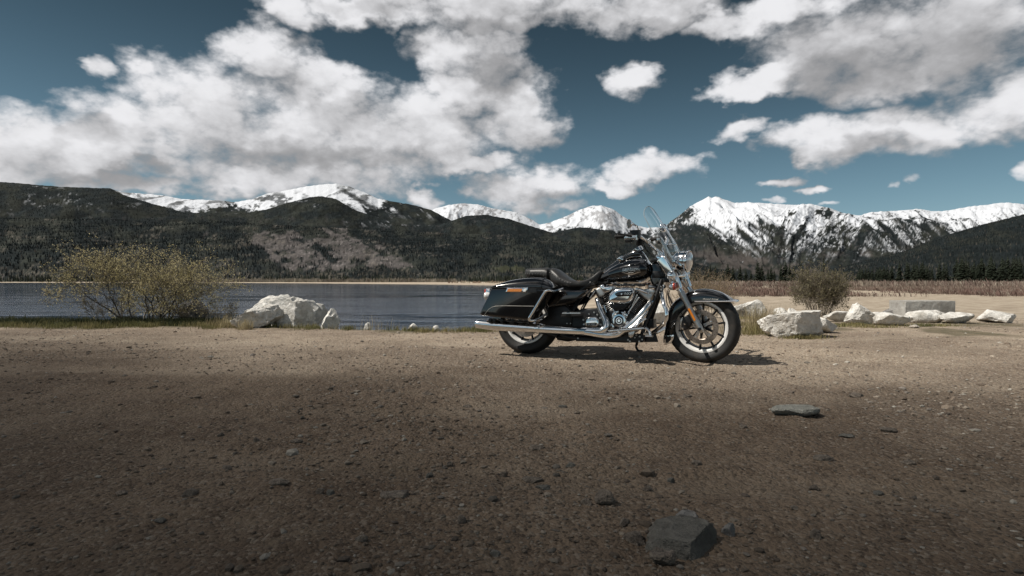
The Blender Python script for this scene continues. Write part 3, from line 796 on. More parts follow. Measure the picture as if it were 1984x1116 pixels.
def m_tyre():
    m, t, bs, out = new_mat('tyre_rubber')
    tc = t.new('ShaderNodeTexCoord').outputs['Object']
    n = t.noise(tc, 11, 5, .65); n2 = t.noise(tc, 120, 4, .6)
    c = t.mix(t.m('MULTIPLY', t.ss(n, .48, .72), .5), rgb(.012, .0118, .0115), rgb(.060, .050, .040))   # dry dust
    t.l.new(c, bs.inputs['Base Color']); t.inp(bs, 'Roughness', t.mr(n, .3, .7, .5, .8)); bump(t, bs, n2, .0012)
    return m
RUBBER = m_tyre()
GRIPR = simple('black_rubber', (.010, .010, .010), 0.7, var=0.2, bmp=.001, bscale=300)
DISC = simple('brake_disc_steel', (.36, .31, .27), 0.38, 1.0, var=0.15, nscale=30)
RIMS = simple('machined_rim', (.88, .87, .85), 0.40, 0.2, var=0.04)
AMBER = simple('amber_reflector', (.62, .20, .02), 0.25, var=0.15, nscale=150, coat=1.0)
CLEAR = simple('clear_lens', (.75, .75, .73), 0.12, var=0.05, coat=1.0)
RED = simple('red_lens', (.55, .06, .03), 0.2, var=0.1, coat=1.0)
STRIPE = simple('silver_pinstripe', (.30, .29, .27), 0.35, 0.6)
BADGE = simple('badge_silver', (.72, .71, .69), 0.25, 0.9)
PALE = simple('pale_lettering', (.60, .58, .54), 0.5)
def m_leather():
    m, t, bs, out = new_mat('black_leather')
    tc = t.new('ShaderNodeTexCoord').outputs['Object']
    v = t.new('ShaderNodeTexVoronoi'); t.inp(v, 'Vector', tc); t.inp(v, 'Scale', 260.0)
    n = t.noise(tc, 14, 4, .6)
    t.l.new(t.mix(n, rgb(.014, .0135, .013), rgb(.028, .027, .026)), bs.inputs['Base Color'])
    bs.inputs['Roughness'].default_value = 0.44; bs.inputs['Specular IOR Level'].default_value = 0.6
    bump(t, bs, t.m('ADD', t.m('MULTIPLY', v.outputs['Distance'], .5), t.m('MULTIPLY', n, 2.0)), .0016, .6)
    return m
LEATHER = m_leather()
def m_shield():
    m, t, bs, out = new_mat('clear_windshield')
    fr = t.new('ShaderNodeFresnel'); fr.inputs['IOR'].default_value = 1.5
    tr = t.new('ShaderNodeBsdfTransparent'); tr.inputs[0].default_value = rgb(.93, .95, .95)
    gl = t.new('ShaderNodeBsdfGlossy'); gl.inputs['Roughness'].default_value = .03; gl.inputs[0].default_value = rgb(.95, .97, 1.0)
    n = t.noise(t.new('ShaderNodeTexCoord').outputs['Object'], 6, 4, .6)
    mx = t.new('ShaderNodeMixShader'); t.l.new(t.m('ADD', t.m('MULTIPLY', fr.outputs[0], 1.0), t.mr(n, .3, .7, 0.0, 0.03)), mx.inputs[0])
    t.l.new(tr.outputs[0], mx.inputs[1]); t.l.new(gl.outputs[0], mx.inputs[2]); t.l.new(mx.outputs[0], out.inputs[0]); t.n.remove(bs)
    return m
SHIELD = m_shield()
def m_lampglass():
    m, t, bs, out = new_mat('lamp_glass')
    tc = t.new('ShaderNodeTexCoord').outputs['Object']
    bs.inputs['Base Color'].default_value = rgb(.8, .82, .84); bs.inputs['Roughness'].default_value = .06; bs.inputs['Metallic'].default_value = .35; bs.inputs['Coat Weight'].default_value = 1.0
    w = t.new('ShaderNodeTexWave'); t.inp(w, 'Vector', tc); t.inp(w, 'Scale', 40.0); t.inp(w, 'Distortion', 1.0)
    bump(t, bs, w.outputs[0], .002, .5)
    return m
LAMPG = m_lampglass()

bike = empty('motorcycle', MID, (MBIKE.to_euler()))
tag(bike, 'black and chrome touring motorcycle with windshield parked on the gravel', 'motorcycle')
def B(mb, name, mat, parent=bike, M=None, angle=38): return mb.build(name, mat, parent, M, angle)
def bolts(pts, Y, r, mat, name='bolt', c3=True, parent=bike):
    for p in pts:
        c = C3(p[0], p[1], Y) if c3 else Z(p[0], p[1], Y)
        B(MB().lathe([(0, -.006), (r * .8, -.006), (r, -.003), (r, .008)], c, (0, 1, 0), 10), name, mat, parent)
def text_mesh(body, width, mapfn, name, mat, parent, shear=0.0, height=None, depth=.0015):
    cu = bpy.data.curves.new('t', 'FONT'); cu.body = body; cu.size = 1.0; cu.shear = shear; cu.resolution_u = 2; cu.extrude = 0.0
    o = bpy.data.objects.new('t', cu); col.objects.link(o)
    bpy.context.view_layer.update()
    me = bpy.data.meshes.new_from_object(o.evaluated_get(bpy.context.evaluated_depsgraph_get()))
    bpy.data.objects.remove(o); bpy.data.curves.remove(cu)
    xs = [v.co.x for v in me.vertices]; ys = [v.co.y for v in me.vertices]
    x0, x1, y0, y1 = min(xs), max(xs), min(ys), max(ys)
    for v in me.vertices:
        v.co = mapfn((v.co.x - x0) / (x1 - x0), (v.co.y - y0) / (y1 - y0))
    me.name = name; me.materials.clear()
    return link(name, me, mat, parent)

# ---- wheels
def wheel(name, cx, M, halfw, rimr, R, sink=0.0, disc_r=.150, near=-1, nsp=10, rot=0.0):
    c = Vector((cx, 0, WR)); ax = Vector((0, 1, 0)); hw = halfw; rw = hw * .74
    w = MB()
    # rim barrel with bright lip
    w.lathe([(rimr, -rw), (rimr + .004, -rw + .004), (rimr - .008, -rw + .012), (rimr - .022, -rw * .55), (rimr - .022, rw * .55), (rimr - .008, rw - .012), (rimr + .004, rw - .004), (rimr, rw), (rimr - .014, rw), (rimr - .030, rw * .55), (rimr - .030, -rw * .55), (rimr - .014, -rw)], c, ax, 64, close=True)
    p = B(w, name, RIMS, M=M, angle=30)
    blk = MB().lathe([(rimr - .0145, -rw + .001), (rimr - .0290, -rw * .5), (rimr - .040, -rw * .5), (rimr - .040, rw * .5), (rimr - .029, rw * .5), (rimr - .0145, rw - .001)], c, ax, 64)
    B(blk, 'rim_channel', SATIN, p, M)
    ty = MB(); prof = []
    for a in np.linspace(-1, 1, 25):
        an = a * 1.42; y = hw * math.sin(an) / math.sin(1.42) if abs(a) < .72 else None
        prof.append(None)
    prof = [(rimr + .003, -rw + .003), (rimr + .018, -rw - .006), (rimr + .040, -hw * .98), (rimr + (R - rimr) * .62, -hw), (R - .022, -hw * .86), (R - .010, -hw * .66), (R - .003, -hw * .36), (R, 0)]
    prof = prof + [(r, -y) for r, y in prof[-2::-1]]
    ty.lathe(prof, c, ax, 96)
    B(ty, 'tyre', RUBBER, p, M, 60)
    # tread grooves stand as thin dark bars on the shoulder
    gr = MB()
    for k in range(36):
        an = 2 * math.pi * k / 36
        for sgn in (-1, 1):
            pts = []
            for q, (rr, yy) in enumerate(((R - .019, .80), (R - .009, .62), (R - .0025, .36), (R + .0005, .12))):
                a2 = an + q * .035 + (.087 if sgn > 0 else 0)
                pts.append(c + Vector((math.cos(a2) * rr, sgn * yy * hw, math.sin(a2) * rr)))
            gr.tube(pts, .0016, 4)
    tag(B(gr, 'tread_groove', simple('tread_gap', (.004, .004, .004), .9), p, M), kind='stuff')
    hub = MB().lathe([(0, -rw * 1.05), (.030, -rw * 1.05), (.036, -rw * .9), (.036, rw * .9), (.030, rw * 1.05), (0, rw * 1.05)], c, ax, 24)
    B(hub, 'hub', SATIN, p, M)
    for k in range(nsp):
        an = 2 * math.pi * (k + rot) / nsp
        d = Vector((math.cos(an), 0, math.sin(an))); s_ = Vector((-d.z, 0, d.x)); y = Vector((0, 1, 0))
        sp = MB(); rings = []
        for rr, ww, th, yo in ((.030, .013, .018, -rw * .35), (.090, .0085, .014, -rw * .45), (.150, .0075, .012, -rw * .52), (rimr - .012, .0095, .012, -rw * .62)):
            o = c + d * rr + y * yo
            rings.append([o + s_ * ww - y * th * .4, o + s_ * ww * .5 - y * th, o - s_ * ww * .5 - y * th, o - s_ * ww - y * th * .4, o - s_ * ww + y * th, o + s_ * ww + y * th])
        sp.loft(rings); B(sp, 'spoke', SATIN, p, M)
    dy = near * (rw + .012)
    ds = MB().lathe([(disc_r * .72, dy - .0025), (disc_r * .985, dy - .0025), (disc_r, dy), (disc_r * .985, dy + .0025), (disc_r * .72, dy + .0025), (disc_r * .70, dy)], c, ax, 64, close=True)
    dd = B(ds, 'brake_disc', DISC, p, M)
    hl = MB()
    for k in range(40):
        an = 2 * math.pi * k / 40; rr = disc_r * (.80 + .07 * (k % 3))
        q = c + Vector((math.cos(an) * rr, dy - .0029, math.sin(an) * rr))
        hl.lathe([(0, 0), (.0033, 0), (.0033, .0004)], q, ax, 8)
    tag(B(hl, 'drilled_hole', SATIN, p, M), kind='stuff')
    for k in range(5):
        an = 2 * math.pi * (k + .15) / 5 + .3
        d = Vector((math.cos(an), 0, math.sin(an))); s_ = Vector((-d.z, 0, d.x)); y = Vector((0, 1, 0)); rings = []
        for rr, ww in ((.030, .016), (.062, .012), (.095, .016), (disc_r * .74, .019)):
            o = c + d * rr + y * dy
            rings.append([o + s_ * ww - y * .004, o - s_ * ww - y * .004, o - s_ * ww + y * .004, o + s_ * ww + y * .004])
        B(MB().loft(rings), 'disc_carrier', CHROME2, p, M)
        B(MB().lathe([(0, -.010), (.006, -.009), (.0075, -.004)], c + d * disc_r * .66 + y * dy, ax, 10), 'disc_bolt', CHROME, p, M)
    return p
wheel('front_wheel', AXF, MST, .062, .224, WR, rot=.35)
wheel('rear_wheel', -AXF, None, .088, .212, WR, rot=.1)

# ---- fork, fender, front end (steered)
FY = -.125
def fork(y):
    sgn = 1 if y < 0 else -1
    lo_a = S(1418, 800, FY); up_a = S(1300, 575, FY); top = S(1178, 372, FY)
    for p in (lo_a, up_a, top): p.y = y
    d = (top - lo_a).normalized()
    lo = MB().tube([lo_a - d * .03, lo_a - d * .02, lo_a + d * .02, lo_a + d * .06, lo_a + (up_a - lo_a) * .5, up_a], [.012, .022, .027, .026, .026, .028], 18)
    l = B(lo, 'fork_leg', ALU, M=MST)
    B(MB().lathe([(0, -.036), (.012, -.036), (.015, -.028), (.015, 0)], lo_a + d * .005, (0, sgn, 0), 16), 'axle_nut', SATIN, l, MST)
    B(MB().tube([up_a - d * .01, up_a + d * .13], .0235, 18), 'fork_tube', CHROME, l, MST)
    B(MB().tube([up_a + d * .11, up_a + d * .13, top], [.033, .036, .036], 20), 'fork_cover', CHROME2, l, MST)
    # amber reflector along the slider
    u = (up_a - lo_a).normalized(); n = Vector((0, -sgn, 0)); w = u.cross(n).normalized()
    o = lo_a + u * ((S(1365, 712, FY) - lo_a).dot(u)) + n * .026
    rings = []
    for (t_, hw) in ((-.058, .006), (-.056, .0105), (.056, .0105), (.058, .006)):
        rings.append([o + u * t_ + w * hw, o + u * t_ + w * hw * .6 + n * .004, o + u * t_ - w * hw * .6 + n * .004, o + u * t_ - w * hw])
    B(MB().loft(rings), 'side_reflector', AMBER, l, MST)
    return l
fork(FY); fork(-FY)
fw_c = Vector((AXF, 0, WR))
def front_fender():
    ry = .088
    # top line of the fender round the wheel, from the front tip over the top to the lower rear flap
    outer = [(1606, 630), (1575, 603), (1530, 577), (1475, 562), (1420, 558), (1370, 566), (1325, 585), (1285, 610), (1250, 640), (1225, 680), (1210, 740), (1202, 800), (1192, 845), (1190, 880)]
    inner = [(1590, 631), (1560, 631), (1520, 632), (1470, 632), (1425, 632), (1385, 634), (1352, 650), (1318, 680), (1292, 705), (1274, 735), (1258, 780), (1250, 815), (1248, 845), (1238, 878)]
    o = [S(a, b, -.04) for a, b in outer]; i_ = [S(a, b, -ry) for a, b in inner]
    o = catmull(o, 4); i_ = catmull(i_, 4)
    rings = []
    for a, b in zip(o, i_):
        ring = []
        a2 = a.copy(); a2.y = 0
        for k in range(-8, 9):
            t_ = k / 8
            an = abs(t_) * math.pi / 2
            sn = math.sin(an) ** .8; cs = math.cos(an) ** .62 if abs(t_) < 1 else 0.0
            p = Vector((b.x + (a2.x - b.x) * cs, ry * sn * (1 if t_ > 0 else -1), b.z + (a2.z - b.z) * cs))
            ring.append(p)
        rings.append(ring)
    inn = []
    cc = Vector((AXF, 0, WR))
    mb = MB().loft(rings, closed_ring=False)
    inr = [[p + (Vector((cc.x, p.y, cc.z)) - p).normalized() * .004 + Vector((0, -.003 if p.y > 0 else .003, 0)) for p in r] for r in rings]
    mb.loft(inr, closed_ring=False)
    fe = B(mb, 'front_fender', PAINT, M=MST, angle=50)
    for s in (-1, 1):
        tr = [Vector((q.x, s * (ry + .002), q.z)) for q in (S(1382, 632, -ry), S(1470, 632, -ry), S(1560, 632, -ry), S(1600, 632, -ry))]
        tr += [Vector((S(1626, 631, -.05).x, s * .05, tr[-1].z))]
        B(MB().tube(tr, [.004, .0055, .006, .007, .008], 8), 'fender_trim', CHROME, fe, MST)
    B(MB().tube([Vector((S(1626, 631, -.05).x, -.05, S(1600, 632, -.05).z)), Vector((S(1634, 631, 0).x, 0, S(1600, 632, 0).z)), Vector((S(1626, 631, -.05).x, .05, S(1600, 632, -.05).z))], .008, 8, smooth=4), 'fender_trim', CHROME, fe, MST)
    # bright flap edge
    B(MB().prism(SO([(1203, 838), (1258, 832), (1256, 858), (1240, 884), (1204, 886)], -.09), -.097, -.089, .002, 2), 'flap_trim', CHROME, fe, MST)
    B(MB().prism(SO([(1206, 843), (1240, 840), (1240, 862), (1222, 880), (1206, 881)], -.098), -.0985, -.0955, .001, 1), 'flap_pad', SATIN, fe, MST)
    a = S(1432, 620, -.087); b = S(1526, 606, -.087)
    def mp(u, v): return Vector((a.x + (b.x - a.x) * u, -(ry + .0012) * (1 - .012 * v), a.z - .004 + v * .013))
    text_mesh('Road King', 1, mp, 'lettering', PALE, fe, 0.3)
    for v in bpy.data.objects[fe.name].children: pass
    return fe
fe = front_fender()
for ch in fe.children:
    if ch.name.startswith('lettering'): ch.data.transform(MST)
# caliper
cal = MB().prism(SO([(1300, 742), (1335, 715), (1362, 742), (1360, 775), (1340, 800), (1308, 806), (1296, 780)], -.095), -.105, -.055, .008, 3, smooth=2)
cal = B(cal, 'brake_caliper', SATIN, M=MST)
B(MB().prism(SO([(1296, 745), (1306, 728), (1312, 735), (1303, 760), (1303, 800), (1296, 802)], -.108), -.110, -.10, .003, 2), 'caliper_edge', ALU, cal, MST)
for p in ((1324, 768), (1312, 795), (1362, 668)):
    B(MB().lathe([(0, -.012), (.008, -.012), (.010, -.008), (.010, .004)], S(p[0], p[1], -.105), (0, 1, 0), 12), 'caliper_bolt', CHROME, cal, MST)
B(MB().tube([S(1330, 740, -.10), S(1290, 690, -.09), S(1255, 690, -.06), S(1232, 640, -.05), S(1225, 590, -.05), S(1250, 530, -.05)], .0045, 6, smooth=5), 'brake_hose', GRIPR, M=MST)
B(MB().tube([S(1240, 690, .03), S(1215, 640, .02), S(1215, 590, .02), S(1235, 540, .02)], .004, 6, smooth=5), 'cable', GRIPR, M=MST)

# triple tree and nacelle
tt = MB()
a = S(1175, 385, 0); tt.box((a.x, 0, a.z), (.07, .30, .035), bev=.012)
b2 = S(1245, 500, 0); tt.box((b2.x, 0, b2.z), (.075, .29, .045), bev=.012)
B(tt, 'triple_clamp', SATIN, M=MST)
for s in (-1, 1):
    nac = MB().prism(SO([(1156, 392), (1180, 358), (1200, 358), (1228, 392), (1252, 436), (1272, 470), (1300, 548), (1275, 568), (1250, 540), (1215, 480)], -.15), s * .172, s * .10, .014, 4)
    n_ = B(nac, 'nacelle', CHROME, M=MST)
    B(MB().lathe([(0, -.006 * -s), (.010, -.004 * -s), (.012, .004 * -s)], Vector((S(1262, 436, -.16).x, s * .175, S(1262, 436, -.17).z)), (0, 1, 0), 14), 'nacelle_knob', CHROME, n_, MST)
top = MB().prism(SO([(1150, 395), (1172, 352), (1215, 352), (1262, 372), (1268, 440), (1225, 430), (1180, 410)], 0), -.098, .098, .02, 4)
B(top, 'nacelle_top', CHROME, M=MST)
# headlight
hc = S(1345, 392, 0); hb = S(1262, 378, 0); hd = (hc - hb).normalized(); hd = Vector((hd.x, 0, hd.z * .6)).normalized()
HL = .125
hd0 = hc - hd * HL
hl = MB().lathe([(0, -.02), (.035, -.015), (.062, .005), (.080, .035), (.089, .075), (.090, HL - .014), (.096, HL - .010), (.098, HL), (.094, HL + .008), (.088, HL + .008), (.086, HL)], hd0, hd, 40)
hlo = B(hl, 'headlight', CHROME, M=MST)
B(MB().lathe([(.0868, HL - .002), (.080, HL + .012), (.060, HL + .024), (.030, HL + .031), (0, HL + .033)], hd0, hd, 32), 'lens', LAMPG, hlo, MST)
B(MB().lathe([(.0925, HL - .030), (.0935, HL - .028), (.0925, HL - .026)], hd0, hd, 32, close=True), 'trim_seam', SATIN, hlo, MST)
# lamp bar with passing lamps and turn signals
lb = S(1305, 478, 0)
bar = B(MB().tube([Vector((lb.x - .03, -.20, lb.z)), Vector((lb.x, -.10, lb.z)), Vector((lb.x + .012, 0, lb.z)), Vector((lb.x, .10, lb.z)), Vector((lb.x - .03, .20, lb.z))], .012, 10, smooth=4), 'lamp_bar', CHROME, M=MST)
for s in (-1, 1):
    p = Vector((lb.x - .02, s * .205, lb.z + .005)); 
    B(MB().lathe([(0, -.045), (.022, -.04), (.040, -.018), (.046, .005), (.048, .014), (.043, .018)], p, (1, 0, 0), 24), 'passing_lamp', CHROME, bar, MST)
    B(MB().lathe([(.0435, .015), (.030, .024), (0, .029)], p, (1, 0, 0), 24), 'passing_lens', LAMPG, bar, MST)
    q = Vector((lb.x - .012, s * .215, lb.z - .085))
    B(MB().tube([Vector((lb.x - .02, s * .195, lb.z)), q], .008, 8), 'signal_stem', CHROME, bar, MST)
    B(MB().lathe([(0, -.03), (.020, -.026), (.032, -.008), (.034, .010)], q, (1, 0, 0), 20), 'turn_signal', CHROME, bar, MST)
    B(MB().lathe([(.0335, .009), (.030, .020), (.016, .028), (0, .030)], q, (1, 0, 0), 20), 'signal_lens', RED, bar, MST)
# windshield
def windshield():
    cl = [S(1252, 425, 0), S(1266, 370, 0), S(1262, 305, 0), S(1225, 235, 0), S(1182, 170, 0), S(1140, 105, 0), S(1108, 62, 0)]
    cl = catmull(cl, 4); n = len(cl); rings = []
    for i, c in enumerate(cl):
        t_ = i / (n - 1)
        w = float(np.interp(t_, [0, .12, .3, .42, .6, .8, .9, .96, 1.0], [.12, .14, .175, .195, .215, .195, .145, .09, .025]))
        row = []
        for k in range(-9, 10):
            s = k / 9
            y = w * s
            row.append(Vector((c.x - 0.95 * y * y, y, c.z - .25 * y * y)))
        rings.append(row)
    mb = MB().loft(rings, closed_ring=False)
    w_ = B(mb, 'windshield', SHIELD, M=MST, angle=80)
    edge = [r[0] for r in rings] + rings[-1][1:-1] + [r[-1] for r in rings[::-1]]
    B(MB().tube(edge, .0027, 6), 'shield_edge', simple('acrylic_edge', (.30, .32, .32), .15, coat=1.0), w_, MST)
    for s in (-1, 1):
        o = SO([(1172, 240), (1188, 250), (1222, 318), (1250, 372), (1240, 418), (1222, 405), (1200, 345), (1185, 290)], -.155)
        B(MB().prism(o, s * .155, s * .149, .002, 2), 'shield_bracket', CHROME2, w_, MST)
    r = rings[9]
    B(MB().tube([p + Vector((.003, 0, 0)) for p in r], .004, 6), 'cross_brace', CHROME, w_, MST)
windshield()
# handlebar (bars sweep back)
def bars(s):
    pts = [S(1188, 348, -.06), S(1150, 322, -.10), S(1105, 283, -.22), S(1070, 255, -.31), S(1048, 240, -.345), S(1000, 238, -.385)]
    pts = [Vector((p.x, p.y * -s, p.z)) for p in pts]
    h = B(MB().tube(pts, .0155, 14, smooth=5), 'handlebar', CHROME, M=MST)
    g = [S(1005, 236, -.385), S(955, 241, -.415), S(905, 246, -.445)]; g = [Vector((p.x, p.y * -s, p.z)) for p in g]
    gg = MB().tube(g, [.0185, .0175, .0175], 16)
    d = (g[2] - g[0]).normalized()
    gg.tube([g[2] - d * .012, g[2] + d * .006], .020, 16)
    gg.tube([g[0] - d * .004, g[0] + d * .010], .022, 16)
    B(gg, 'grip', GRIPR, h, MST)
    sw = S(1025, 228, -.37)
    B(MB().box((sw.x, sw.y * -s, sw.z), (.085, .065, .070), bev=.016), 'switch_housing', SATIN, h, MST)
    mc = S(1000, 250, -.40)
    B(MB().box((mc.x, mc.y * -s, mc.z), (.115, .055, .042), bev=.014), 'master_cylinder', CHROME2, h, MST)
    mc = S(990, 264, -.40)
    B(MB().box((mc.x, mc.y * -s, mc.z), (.07, .05, .042), bev=.012), 'switch_pod', SATIN, h, MST)
    l0 = S(1015, 246, -.41); l1 = S(960, 232, -.47); l2 = S(915, 226, -.50)
    B(MB().tube([Vector((p.x, p.y * -s, p.z)) for p in (l0, l1, l2)], [.009, .007, .006], 8, smooth=4), 'lever', SATIN, h, MST)
    m0 = S(1046, 235, -.37); m1 = S(1042, 190, -.39); m2 = S(1030, 175, -.40); m3 = S(1005, 172, -.42)
    B(MB().tube([Vector((p.x, p.y * -s, p.z)) for p in (m0, m1, m2, m3)], .006, 8, smooth=5), 'mirror_stem', CHROME, h, MST)
    mm = S(988, 167, -.43); mm.y *= -s
    ax = Vector((-.60, .72 * s, .03)).normalized()
    sh = MB().lathe([(0, -.022), (.026, -.018), (.038, -.006), (.041, .0), (.040, .003), (.037, .003), (.0365, .001), (0, .001)], mm, ax, 24)
    shm = B(sh, 'mirror', CHROME, h, MST)
    return h
h1 = bars(-1); h2 = bars(1)
for s_ in (-1, 1):
    r_ = S(1180, 348, 0)
    B(MB().tube([Vector((r_.x + .01, s_ * .06, r_.z - .05)), Vector((r_.x - .005, s_ * .06, r_.z + .012))], .02, 12), 'riser', CHROME, M=MST)
B(MB().tube([S(1075, 290, -.2), S(1100, 330, -.12), S(1150, 370, -.10), S(1185, 400, -.08)], .006, 6, smooth=5), 'cable', GRIPR, M=MST)
B(MB().box((S(1055, 275, -.28).x, -.28, S(1055, 275, -.28).z), (.065, .06, .065), bev=.014), 'cable_clamp', SATIN, M=MST)

# ---- tank
class Body:
    """superellipse loft along X"""
    def __init__(s, top, bot, xw, ww, n=2.4, Yt=-.1, Yb=-.12, x0=None, x1=None):
        t_ = sorted([xz(Z(a, b, Yt)) for a, b in top]); b_ = sorted([xz(Z(a, b, Yb)) for a, b in bot])
        s.t, s.b, s.n = t_, b_, n
        s.x0 = x0 if x0 is not None else max(t_[0][0], b_[0][0]); s.x1 = x1 if x1 is not None else min(t_[-1][0], b_[-1][0])
        s.xw, s.ww = xw, ww
    def top(s, x): return float(np.interp(x, [p[0] for p in s.t], [p[1] for p in s.t]))
    def bot(s, x): return float(np.interp(x, [p[0] for p in s.b], [p[1] for p in s.b]))
    def w(s, x): return float(np.interp((x - s.x0) / (s.x1 - s.x0), s.xw, s.ww))
    def smooth(s, f, x):
        h = .012; return (f(x - h) + 2 * f(x) + f(x + h)) / 4
    def ring(s, x, seg=28):
        zt, zb, w = s.smooth(s.top, x), s.smooth(s.bot, x), s.w(x)
        c = (zt + zb) / 2; a = max((zt - zb) / 2, .002); out = []
        for k in range(seg):
            an = 2 * math.pi * k / seg
            cs, sn = math.cos(an), math.sin(an)
            out.append(Vector((x, w * math.copysign(abs(cs) ** (2 / s.n), cs), c + a * math.copysign(abs(sn) ** (2 / s.n), sn))))
        return out
    def y_at(s, x, z):
        zt, zb, w = s.smooth(s.top, x), s.smooth(s.bot, x), s.w(x)
        c = (zt + zb) / 2; a = max((zt - zb) / 2, .002)
        return -w * max(0.0, 1 - min(1.0, abs((z - c) / a)) ** s.n) ** (1 / s.n)
    def mesh(s, n=40, seg=28):
        return MB().loft([s.ring(x, seg) for x in np.linspace(s.x0, s.x1, n)])
tank = Body([(786, 500), (800, 480), (830, 453), (870, 424), (920, 396), (970, 377), (1020, 366), (1060, 365), (1085, 371), (1103, 388), (1115, 415), (1122, 447)],
            [(786, 508), (820, 514), (860, 518), (900, 521), (950, 523), (1000, 522), (1045, 517), (1080, 506), (1103, 488), (1116, 465), (1122, 449)],
            [0, .08, .25, .45, .65, .82, .93, .975, 1.0], [.035, .075, .125, .165, .19, .19, .165, .13, .05], 2.25)
tk = B(tank.mesh(52, 36), 'fuel_tank', PAINT, angle=60)
cons = Body([(812, 465), (840, 440), (870, 416), (930, 371), (990, 336), (1022, 319), (1045, 316), (1062, 322), (1090, 362), (1112, 400), (1118, 420)],
            [(812, 480), (870, 440), (930, 405), (1000, 375), (1060, 372), (1118, 430)], [0, .1, .5, .75, .9, 1.0], [.018, .032, .052, .062, .06, .035], 3.0, Yt=-.04, Yb=-.04)
cn = B(cons.mesh(36, 24), 'tank_console', PAINT, tk, angle=50)
sp_c = Z(1035, 322, 0); sp_n = Vector((-.55, 0, .83)).normalized()
B(MB().lathe([(.050, -.03), (.056, -.01), (.056, .006), (.050, .010), (.046, .006)], sp_c, sp_n, 32), 'speedometer_ring', CHROME, tk)
B(MB().lathe([(.047, .0065), (0, .0075)], sp_c, sp_n, 24), 'speedometer_face', SATIN, tk)
tr = [Vector((x, -cons.w(x) - .002, cons.bot(x) + .012)) for x in np.linspace(cons.x0 + .02, cons.x1 - .02, 14)]
B(MB().tube(tr, .004, 6), 'console_trim', CHROME, tk)
B(MB().tube([Vector((v.x, -v.y, v.z)) for v in tr], .004, 6), 'console_trim', CHROME, tk)
fc = Z(935, 374, -.075)
B(MB().lathe([(.030, -.02), (.032, .004), (.028, .012), (0, .014)], fc, (-.45, -.25, .85), 24), 'fuel_cap', CHROME, tk)
def tank_pt(zx, zy, off=.0025):
    p = Z(zx, zy, -.17)
    for _ in range(4):
        y = tank.y_at(p.x, p.z); p = Z(zx, zy, y)
    return Vector((p.x, tank.y_at(p.x, p.z) - off, p.z))
# tank badge: lettering over a wide shallow V
text_mesh('HARLEY-DAVIDSON', 1, lambda u, v: tank_pt(950 + 104 * u, 454 - v * (19 + 5 * math.sin(u * math.pi))), 'badge_lettering', BADGE, tk)
ch = MB()
upper = [(944, 456), (965, 460), (985, 464), (1000, 466), (1015, 464), (1035, 459), (1057, 454)]
lower = [(944, 458.5), (965, 464), (985, 471), (1000, 475), (1015, 471), (1035, 463.5), (1057, 457)]
vs = [tank_pt(a, b) for a, b in upper] + [tank_pt(a, b) for a, b in lower]
ch.add(vs, [(i, i + 1, i + 8, i + 7) for i in range(6)])
B(ch, 'badge_wings', BADGE, tk)
B(MB().tube([tank_pt(985, 459), tank_pt(1000, 461), tank_pt(1015, 458.5)], .0014, 5), 'badge_rule', PALE, tk)

# ---- seat
def seatpart(name, top, bot, xw, ww, n):
    b = Body(top, bot, xw, ww, n, Yt=-.06, Yb=-.14); return b, B(b.mesh(34, 28), name, LEATHER, angle=70)
rs, rso = seatpart('rider_seat', [(506, 470), (510, 436), (522, 430), (545, 432), (570, 450), (600, 476), (640, 500), (685, 512), (725, 507), (765, 482), (790, 458), (806, 445), (818, 443), (824, 450)],
                   [(506, 500), (525, 528), (560, 548), (640, 556), (710, 554), (745, 546), (775, 520), (800, 488), (815, 462), (824, 452)], [0, .05, .2, .45, .65, .82, 1], [.13, .155, .185, .185, .155, .10, .05], 3.2)
ps, pso = seatpart('passenger_seat', [(348, 452), (356, 440), (375, 435), (440, 432), (480, 430), (506, 431), (512, 438)], [(348, 470), (360, 488), (400, 494), (440, 494), (480, 502), (512, 512)], [0, .08, .3, 1], [.07, .105, .135, .155], 3.0)
st = MB()
for k in range(9):
    x = rs.x0 + (rs.x1 - rs.x0) * (.03 + .055 * k); z = rs.top(x) * .62 + rs.bot(x) * .38
    st.ball(Vector((x, rs.y_at(x, z) - .001, z)), .0045, 8)
tag(B(st, 'stud', CHROME2, rso), kind='stuff')
st = MB()
for k in range(8):
    x = ps.x0 + (ps.x1 - ps.x0) * (.06 + .12 * k); z = ps.top(x) * .4 + ps.bot(x) * .6
    st.ball(Vector((x, ps.y_at(x, z) - .001, z)), .0045, 8)
tag(B(st, 'stud', CHROME2, pso), kind='stuff')
B(MB().tube([v + Vector((0, 0, 0)) for v in rs.ring(rs.x0 + .004, 24)], .004, 6, closed=True), 'seat_piping', SATIN, rso)

